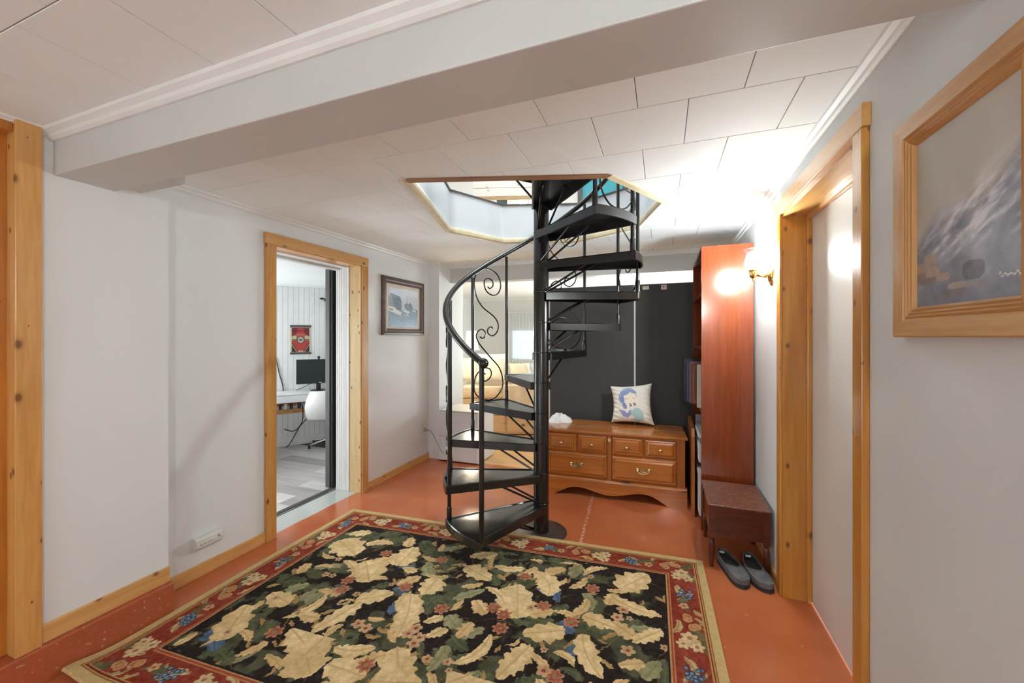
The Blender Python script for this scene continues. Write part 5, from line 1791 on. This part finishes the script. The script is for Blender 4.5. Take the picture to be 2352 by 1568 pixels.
# duvet on the office bed
def duv(u, v):
    a = 2 * PI * u
    e = 0.55
    ca, sa = math.cos(a), math.sin(a)
    x = (abs(ca) ** e) * (1 if ca > 0 else -1)
    y_ = (abs(sa) ** e) * (1 if sa > 0 else -1)
    k = (1 - (2 * v - 1) ** 4) ** 0.5 if 0 < v < 1 else 0.02
    w = 1 + 0.03 * math.sin(9 * a + v * 7)
    return (-4.37 + 0.34 * x * k * w, 2.93 + 0.42 * y_ * k * w, 0.06 + 0.50 * v)
o = obj('duvet', MB().grid(duv, 60, 16), M_cloth, smooth=True, auto=80, org=(-4.37, 2.93, 0.06))
tag(o, 'white duvet edge just inside the office doorway', 'duvet')
LEAVES = [('B', 0.407, 1.423, 0.262, 1.349, 0.55, 0.0), ('B', 0.262, 1.253, 0.513, 1.131, 0.8, 0.0), ('L', 0.479, 1.255, 0.651, 1.321, 0.4, 0.25), ('B', 0.835, 1.1, 0.815, 1.335, 0.75, 0.0), ('C', 0.552, 1.076, 0.601, 1.136, 0.25, -0.35), ('B', 0.612, 1.095, 0.78, 0.916, 0.9, 0.0), ('S', 0.366, 0.932, 0.516, 1.022, 0.32, 0.0), ('C', 0.476, 1.052, 0.636, 0.97, 0.35, 0.15), ('B', 1.132, 1.063, 1.132, 0.904, 0.9, 0.0), ('S', 1.092, 1.07, 1.001, 1.206, 0.5, 0.2), ('C', 1.135, 1.204, 1.288, 1.191, 0.2, 0.3), ('B', 1.23, 1.223, 1.428, 1.137, 0.6, 0.0), ('S', 1.008, 1.334, 1.124, 1.418, 0.35, 0.2), ('B', 1.362, 1.408, 1.202, 1.335, 0.5, 0.0), ('L', 1.579, 1.311, 1.397, 1.286, 0.35, 0.2), ('L', 1.77, 1.096, 1.637, 1.289, 0.6, -0.35), ('C', 1.485, 1.065, 1.542, 1.146, 0.2, -0.5), ('B', 1.675, 0.878, 1.585, 1.149, 0.7, 0.0), ('S', 1.302, 0.917, 1.431, 1.049, 0.35, 0.0), ('C', 1.425, 1.064, 1.573, 0.97, 0.3, 0.2), ('B', 0.814, 0.756, 0.975, 0.872, 0.6, 0.0), ('L', 1.062, 0.891, 1.18, 0.586, 0.42, 0.1), ('C', 0.743, 0.702, 0.824, 0.743, 0.2, 0.5), ('S', 0.587, 0.652, 0.602, 0.789, 0.5, 0.0), ('C', 0.972, 0.664, 1.059, 0.685, 0.4, -0.25), ('B', 1.314, 0.785, 1.247, 0.716, 0.55, 0.0), ('B', 1.376, 0.716, 1.307, 0.633, 0.6, 0.0), ('S', 1.332, 0.798, 1.432, 0.722, 0.7, 0.0), ('S', 1.422, 0.621, 1.417, 0.464, 0.4, 0.1), ('C', 1.584, 0.744, 1.484, 0.531, 0.28, 0.3), ('S', 1.462, 0.681, 1.552, 0.773, 0.5, 0.0), ('C', 1.673, 0.699, 1.721, 0.768, 0.2, -0.5), ('L', 1.784, 0.734, 1.703, 0.521, 0.5, 0.0), ('B', 1.913, 0.872, 1.727, 0.789, 0.62, 0.0), ('C', 1.893, 0.724, 1.993, 0.675, 0.4, 0.25), ('L', 1.996, 0.873, 2.116, 0.646, 0.42, -0.15), ('S', 1.946, 1.175, 2.006, 1.038, 0.35, 0.3), ('B', 1.975, 0.999, 2.137, 0.955, 0.6, 0.0), ('L', 2.092, 1.196, 2.353, 1.11, 0.32, -0.15), ('B', 2.135, 1.268, 2.284, 1.46, 0.75, 0.0), ('C', 1.93, 1.341, 2.056, 1.449, 0.35, 0.3), ('S', 1.877, 1.456, 1.863, 1.291, 0.5, 0.0), ('C', 1.769, 1.423, 1.879, 1.446, 0.3, 0.1), ('B', 2.279, 0.78, 2.171, 0.736, 0.55, 0.0), ('S', 2.274, 0.691, 2.339, 0.809, 0.6, 0.0), ('S', 2.2, 0.975, 2.351, 1.009, 0.3, 0.0), ('L', 2.351, 1.009, 2.221, 0.889, 0.45, 0.0), ('L', 1.124, 0.516, 0.946, 0.459, 0.4, 0.2), ('B', 1.34, 0.383, 1.218, 0.545, 0.8, 0.0), ('C', 1.039, 0.292, 1.155, 0.348, 0.3, -0.35), ('S', 1.56, 0.466, 1.638, 0.529, 0.5, 0.0), ('C', 1.584, 1.409, 1.666, 1.413, 0.4, 0.0), ('L', 1.864, 0.571, 1.914, 0.497, 0.5, 0.0), ('B', 0.432, 0.332, 0.308, 0.565, 0.6, 0.0), ('C', 0.274, 0.334, 0.255, 0.246, 0.5, 0.0), ('C', 0.376, 0.281, 0.413, 0.347, 0.3, 0.0), ('B', 0.972, 0.304, 0.768, 0.464, 0.75, 0.0), ('C', 0.697, 0.383, 0.739, 0.455, 0.2, -0.4), ('S', 0.611, 0.397, 0.596, 0.251, 0.25, 0.3), ('B', 0.509, 0.633, 0.335, 0.67, 0.7, 0.0), ('S', 0.39, 0.71, 0.477, 0.8, 0.6, 0.0), ('C', 0.629, 0.762, 0.557, 0.535, 0.25, 0.3), ('S', 0.542, 0.666, 0.542, 0.77, 0.6, 0.0), ('C', 0.74, 0.706, 0.794, 0.768, 0.2, -0.5), ('L', 0.854, 0.753, 0.776, 0.501, 0.38, 0.0)]
RED = [(0.652, 0.894), (0.68, 0.813), (1.0, 0.94), (0.678, 1.207), (1.056, 1.244), (1.604, 1.23), (1.531, 0.92), (1.599, 0.889), (1.616, 0.792), (1.931, 0.937), (1.993, 1.232), (1.282, 0.833), (1.153, 0.416), (1.772, 1.01), (1.927, 0.6), (0.613, 0.45)]
CRM = [(0.951, 0.616), (1.006, 0.601), (1.233, 0.672), (1.22, 0.63), (2.204, 0.831), (1.876, 0.614), (1.283, 0.624), (2.165, 1.102), (2.143, 1.037), (1.277, 0.587)]
BLU = [(0.99, 0.902), (0.811, 1.136), (0.893, 1.119), (1.053, 0.769), (1.749, 1.139), (1.827, 1.113), (1.917, 0.893), (1.98, 0.767), (0.355, 0.341), (0.426, 0.314)]

# ------------------------------------------------------------------ rug
RW, RH = 2.60, 1.71
CFL, CFR, CNR, CNL = (-2.37, 2.60), (0.23, 2.77), (0.27, 1.05), (-2.34, 0.90)
NXR, NYR = 1000, 660
def rug_image():
    U, V = np.meshgrid(np.linspace(0, RW, NXR + 1), np.linspace(0, RH, NYR + 1))
    rng = np.random.RandomState(11)
    n1 = fbm(U * 9, V * 9, 4, 31)
    n2 = fbm(U * 60, V * 60, 3, 41)
    n3 = fbm(U * 26, V * 26, 3, 51)
    n4 = fbm(U * 70, V * 70, 2, 61)
    img = np.ones(U.shape + (3,)) * np.array([46, 38, 35.])
    img += (n2[..., None] - 0.5) * 22
    # green undergrowth
    g = np.clip((n1 - 0.53) * 14, 0, 1)[..., None]
    img = img * (1 - g * 0.85) + (np.array([92, 94, 70.]) + (n3[..., None] - 0.5) * 50) * g * 0.85
    dx, dy = RW / NXR, RH / NYR
    def window(pts, pad=0.02):
        x0, x1 = min(p[0] for p in pts) - pad, max(p[0] for p in pts) + pad
        y0, y1 = min(p[1] for p in pts) - pad, max(p[1] for p in pts) + pad
        i0, i1 = max(0, int(x0 / dx)), min(NXR, int(x1 / dx) + 1)
        j0, j1 = max(0, int(y0 / dy)), min(NYR, int(y1 / dy) + 1)
        return slice(j0, j1 + 1), slice(i0, i1 + 1)
    def leaf(kind, x0, y0, x1, y1, w, bow, base, rib, wob=0.0, mask=None):
        L = math.hypot(x1 - x0, y1 - y0)
        if L < 1e-4:
            return
        ex, ey = (x1 - x0) / L, (y1 - y0) / L
        px, py = -ey, ex
        cx, cy = (x0 + x1) / 2 + px * bow * L * 1.2, (y0 + y1) / 2 + py * bow * L * 1.2
        n = 30
        sp, left, right = [], [], []
        nl = {'B': 3.4, 'L': 5.0, 'S': 3.0}.get(kind, 0)
        ph = (x0 * 37 + y0 * 91) % 1.0
        for i in range(n + 1):
            t = i / n
            x = (1 - t) ** 2 * x0 + 2 * t * (1 - t) * cx + t * t * x1
            y = (1 - t) ** 2 * y0 + 2 * t * (1 - t) * cy + t * t * y1
            tx, ty = 2 * (1 - t) * (cx - x0) + 2 * t * (x1 - cx), 2 * (1 - t) * (cy - y0) + 2 * t * (y1 - cy)
            l_ = math.hypot(tx, ty) or 1
            nx_, ny_ = -ty / l_, tx / l_
            if kind == 'C':
                sh = math.sin(PI * min(1, t * 0.98 + 0.02)) ** 0.7
            else:
                sh = math.sin(PI * t ** 0.8) ** 0.55
            hw = w * L * 0.56 * sh
            def lobe(o):
                if not nl:
                    return 1.0
                q = (t * nl + o) % 1.0
                return 0.74 + 0.36 * (1 - abs(q - 0.62) / 0.62 if q < 0.62 else 1 - (q - 0.62) / 0.38 * 1.0)
            sp.append((x, y))
            left.append((x + nx_ * hw * lobe(ph), y + ny_ * hw * lobe(ph)))
            r_ = 0.85 if kind != 'C' else 0.55
            right.append((x - nx_ * hw * lobe(ph + 0.35) * r_, y - ny_ * hw * lobe(ph + 0.35) * r_))
        pts = left + right[::-1]
        sj, si = window(pts)
        uu, vv = U[sj, si], V[sj, si]
        if uu.size == 0:
            return
        jx = (n2[sj, si] - 0.5) * 0.018
        jy = (n4[sj, si] - 0.5) * 0.018
        ins = inpoly(uu + jx, vv + jy, pts)
        if mask is not None:
            ins &= mask[sj, si]
        d = np.full(uu.shape, 9.0)
        for (a, b) in sp[1:-1]:
            d = np.minimum(d, np.hypot(uu - a, vv - b))
        hwm = max(0.006, w * L * 0.5)
        c = np.array(base, float) + (n3[sj, si][..., None] - 0.5) * 38 + (n2[sj, si][..., None] - 0.5) * 46
        r = np.clip(1 - d / 0.0075, 0, 1)[..., None] * 0.7
        c = c * (1 - r) + np.array(rib, float) * r
        sd = np.clip((n1[sj, si] - 0.45) * 3, 0, 1)[..., None] * 0.35 + np.clip(d / hwm - 0.55, 0, 1)[..., None] * 0.45
        c = c * (1 - sd) + np.array(rib, float) * sd
        sub = img[sj, si]
        sub[ins] = c[ins]
    def flower(x, y, r, pet, ctr, n=5, mask=None):
        sj, si = window([(x - r, y - r), (x + r, y + r)], 0.004)
        uu, vv = U[sj, si] - x + (n2[sj, si] - 0.5) * 0.006, V[sj, si] - y + (n3[sj, si] - 0.5) * 0.006
        a = np.arctan2(vv, uu)
        d = np.hypot(uu, vv)
        R_f = r * (0.62 + 0.38 * np.abs(np.cos(a * n / 2 + x * 40)))
        sub = img[sj, si]
        m1 = d < R_f
        if mask is not None:
            m1 &= mask[sj, si]
        sub[m1] = (np.array(pet, float) + (n2[sj, si][..., None] - 0.5) * 60)[m1]
        ring = m1 & (d > R_f * 0.72)
        sub[ring] = (sub[ring] * 0.55 + np.array([206, 176, 130.]) * 0.45)
        m2 = d < r * 0.28
        sub[m2 & m1] = ctr
    BW = 0.228
    fld = (U > BW) & (U < RW - BW) & (V > BW) & (V < RH - BW)
    cream, rib = (234, 205, 154), (186, 148, 94)
    sage, sager = (160, 154, 116), (118, 118, 84)
    # dark green leaves behind
    for k in range(95):
        x, y = rng.uniform(BW, RW - BW), rng.uniform(BW, RH - BW)
        a = rng.uniform(0, 6.28)
        L = rng.uniform(0.10, 0.20)
        leaf('L', x, y, x + L * math.cos(a), y + L * math.sin(a), rng.uniform(0.3, 0.6), rng.uniform(-0.3, 0.3), (86, 90, 66), (116, 116, 84), mask=fld)
    # thin stems
    for k in range(60):
        x, y = rng.uniform(BW, RW - BW), rng.uniform(BW, RH - BW)
        a = rng.uniform(0, 6.28)
        L = rng.uniform(0.12, 0.3)
        leaf('C', x, y, x + L * math.cos(a), y + L * math.sin(a), 0.022, rng.uniform(-0.3, 0.3), (136, 112, 74), (120, 96, 60), mask=fld)
    # small tan leaves
    for k in range(120):
        x, y = rng.uniform(BW, RW - BW), rng.uniform(BW, RH - BW)
        a = rng.uniform(0, 6.28)
        L = rng.uniform(0.045, 0.085)
        leaf('C', x, y, x + L * math.cos(a), y + L * math.sin(a), 0.38, rng.uniform(-0.25, 0.25), (190, 158, 108), (146, 110, 66), mask=fld)
    for (x, y) in BLU:
        for q in range(2):
            a = rng.uniform(0, 6.28)
            leaf('C', x - 0.05 * math.cos(a), y - 0.05 * math.sin(a), x + 0.05 * math.cos(a), y + 0.05 * math.sin(a), 0.5, 0.1, (94, 114, 140), (68, 84, 108), mask=fld)
    for t in LEAVES:
        if t[0] == 'S':
            leaf(*t, sage, sager, mask=fld)
    # medium cream leaves and curls between the large ones
    cen = [((t[1] + t[3]) / 2, (t[2] + t[4]) / 2) for t in LEAVES if t[0] != 'S']
    tries = 0
    cnt = 0
    while cnt < 46 and tries < 4000:
        tries += 1
        x, y = rng.uniform(BW + 0.05, RW - BW - 0.05), rng.uniform(BW + 0.05, RH - BW - 0.05)
        if min(math.hypot(x - c[0], y - c[1]) for c in cen) < 0.105:
            continue
        cen.append((x, y))
        cnt += 1
        a = rng.uniform(0, 6.28)
        L = rng.uniform(0.10, 0.15)
        kd = ['B', 'C', 'L'][cnt % 3]
        leaf(kd, x - L / 2 * math.cos(a), y - L / 2 * math.sin(a), x + L / 2 * math.cos(a), y + L / 2 * math.sin(a), 0.62 if kd == 'B' else 0.36, 0.0 if kd == 'B' else rng.uniform(-0.35, 0.35), (224, 192, 140), rib, mask=fld)
    for t in LEAVES:
        if t[0] != 'S':
            leaf(*t, cream, rib, mask=fld)
    # the strip nearest the camera continues the pattern
    for k in range(16):
        x, y = rng.uniform(0.75, RW - BW), rng.uniform(BW + 0.02, 0.46)
        a = rng.uniform(0, 6.28)
        leaf('B', x, y, x + 0.2 * math.cos(a), y + 0.2 * math.sin(a), 0.7, 0, cream, rib, mask=fld & (V < 0.5))
    for (x, y) in RED:
        flower(x, y, 0.042, (168, 92, 72), (150, 128, 92), 7, fld)
    for (x, y) in CRM:
        flower(x, y, 0.034, (202, 160, 122), (150, 78, 62), 5, fld)
    for k in range(26):
        flower(rng.uniform(BW, RW - BW), rng.uniform(BW, RH - BW), rng.uniform(0.016, 0.026), (196, 158, 118), (152, 84, 64), 5, fld)
    # border
    e = np.minimum(np.minimum(U, RW - U), np.minimum(V, RH - V))
    bd_ = ~fld
    red = np.array([142, 62, 46.]) + (n2[..., None] - 0.5) * 34 + (n1[..., None] - 0.5) * 20
    img[bd_] = red[bd_]
    red_m = (e > 0.058) & (e < 0.198)
    def along(d):
        """point at distance d along the middle of the border, and its direction"""
        c = 0.128
        w_, h_ = RW - 2 * c, RH - 2 * c
        per = 2 * (w_ + h_)
        d = d % per
        if d < w_:
            return c + d, RH - c, 1, 0
        d -= w_
        if d < h_:
            return RW - c, RH - c - d, 0, -1
        d -= h_
        if d < w_:
            return RW - c - d, c, -1, 0
        d -= w_
        return c, c + d, 0, 1
    per = 2 * ((RW - 0.256) + (RH - 0.256))
    nrep = 14
    step = per / nrep
    for k in range(nrep):
        b0 = k * step + 0.05
        def at(o, s_):
            x, y, tx, ty = along(b0 + o)
            return x - ty * s_, y + tx * s_, math.atan2(ty, tx)
        # leaves and curls
        for (o, s_, L, a, col) in ((0.02, 0.03, 0.085, 0.5, (186, 166, 116)), (0.06, -0.045, 0.10, -0.3, (208, 180, 130)), (0.24, 0.035, 0.09, 2.6, (204, 176, 124)), (0.30, -0.035, 0.11, 0.35, (212, 186, 138)), (0.36, 0.045, 0.07, -0.7, (208, 178, 128)), (0.44, -0.04, 0.09, 2.2, (200, 172, 122)), (0.16, 0.045, 0.10, 0.2, (92, 98, 72)), (0.40, 0.0, 0.12, 0.1, (96, 100, 74)), (0.10, 0.0, 0.12, 0.6, (98, 100, 72)), (0.50, 0.03, 0.08, 0.9, (196, 168, 118))):
            x, y, an = at(o, s_)
            leaf('C' if col[0] > 150 else 'L', x, y, x + L * math.cos(an + a), y + L * math.sin(an + a), 0.36, 0.22 if k % 2 else -0.22, col, (140, 104, 66), mask=red_m)
        # fruits
        for (o, s_) in ((0.03, 0.0), (0.09, 0.028)):
            x, y, an = at(o, s_)
            flower(x, y, 0.032, (186, 128, 84), (196, 146, 96), 2, red_m)
        # flower cluster
        for (o, s_, r) in ((0.17, 0.0, 0.042), (0.22, 0.028, 0.034), (0.215, -0.03, 0.034)):
            x, y, an = at(o, s_)
            flower(x, y, r, (214, 190, 146), (176, 122, 84), 6, red_m)
        # grapes
        for gq in range(17):
            x, y, an = at(0.38 + rng.uniform(-0.04, 0.04), rng.uniform(-0.034, 0.034))
            sj, si = window([(x - 0.012, y - 0.012), (x + 0.012, y + 0.012)], 0.002)
            dd = np.hypot(U[sj, si] - x, V[sj, si] - y)
            sub = img[sj, si]
            sub[dd < 0.012] = (46, 54, 66)
            sub[dd < 0.0095] = (98, 118, 142)
            sub[dd < 0.004] = (150, 164, 178)
        x, y, an = at(0.48, -0.01)
        flower(x, y, 0.026, (200, 150, 112), (160, 84, 62), 5, red_m)
    # stripes
    def band(a, b, c, nz=22):
        m_ = (e >= a) & (e < b)
        img[m_] = (np.array(c, float) + (n2[..., None] - 0.5) * nz)[m_]
    band(0.0, 0.036, (206, 178, 126))
    band(0.036, 0.041, (150, 104, 62))
    band(0.041, 0.046, (196, 152, 92))
    band(0.046, 0.052, (118, 48, 36))
    band(0.052, 0.058, (190, 142, 92))
    band(0.198, 0.204, (186, 136, 86))
    band(0.204, 0.213, (160, 78, 56))
    band(0.213, 0.219, (196, 150, 100))
    band(0.219, 0.228, (44, 36, 32))
    return img, U, V
rimg, RU, RV = rug_image()
rg = empty('rug', (-1.05, 1.83, 0))
tag(rg, 'large floral rug with cream leaves on black ground and red border', 'rug')
def rug_xy(u, v):
    x = (1 - u) * (1 - v) * CNL[0] + u * (1 - v) * CNR[0] + u * v * CFR[0] + (1 - u) * v * CFL[0]
    y = (1 - u) * (1 - v) * CNL[1] + u * (1 - v) * CNR[1] + u * v * CFR[1] + (1 - u) * v * CFL[1]
    return x, y
def rug_z(u, v):
    d = np.hypot(u * RW, v * RH)
    return 0.0125 + 0.026 * np.exp(-(d / 0.10) ** 2)
def rug_place(u, v):
    x, y = rug_xy(u, v)
    nz = fbm(u * RW * 90, v * RH * 90, 2, 77)
    ed = np.minimum(np.minimum(u * RW, (1 - u) * RW), np.minimum(v * RH, (1 - v) * RH))
    z = rug_z(u, v) + 0.0022 * (nz - 0.5) * np.clip(ed / 0.01, 0, 1)
    # slight ripples along the edges, as woven rugs have
    x = x + 0.004 * np.sin(v * 9) * (1 - np.clip(u * 8, 0, 1))
    return x + 1.05, y - 1.83, z
M_rug = attr_mat('rug_pile', 0.95, 0.30, 420, bmp=0.5, spec=0.1)
painted('pile', NXR, NYR, rimg, rug_place, M_rug, rg, smooth=True)
M_bind = plain('rug_binding', s2l((204, 172, 116)), 0.9, var=0.15, nscale=120, bmp=0.4, bscale=200)
edge = []
for k in range(60):
    edge.append((k / 60.0, 0.0))
for k in range(40):
    edge.append((1.0, k / 40.0))
for k in range(60):
    edge.append((1 - k / 60.0, 1.0))
for k in range(41):
    edge.append((0.0, 1 - k / 40.0))
pts = []
for (u, v) in edge:
    x, y, z = rug_place(np.array(u), np.array(v))
    pts.append((float(x), float(y), float(rug_z(np.array(u), np.array(v))) - 0.0055))
obj('binding', MB().tube(pts, 0.0068, n=8), M_bind, rg, smooth=True)
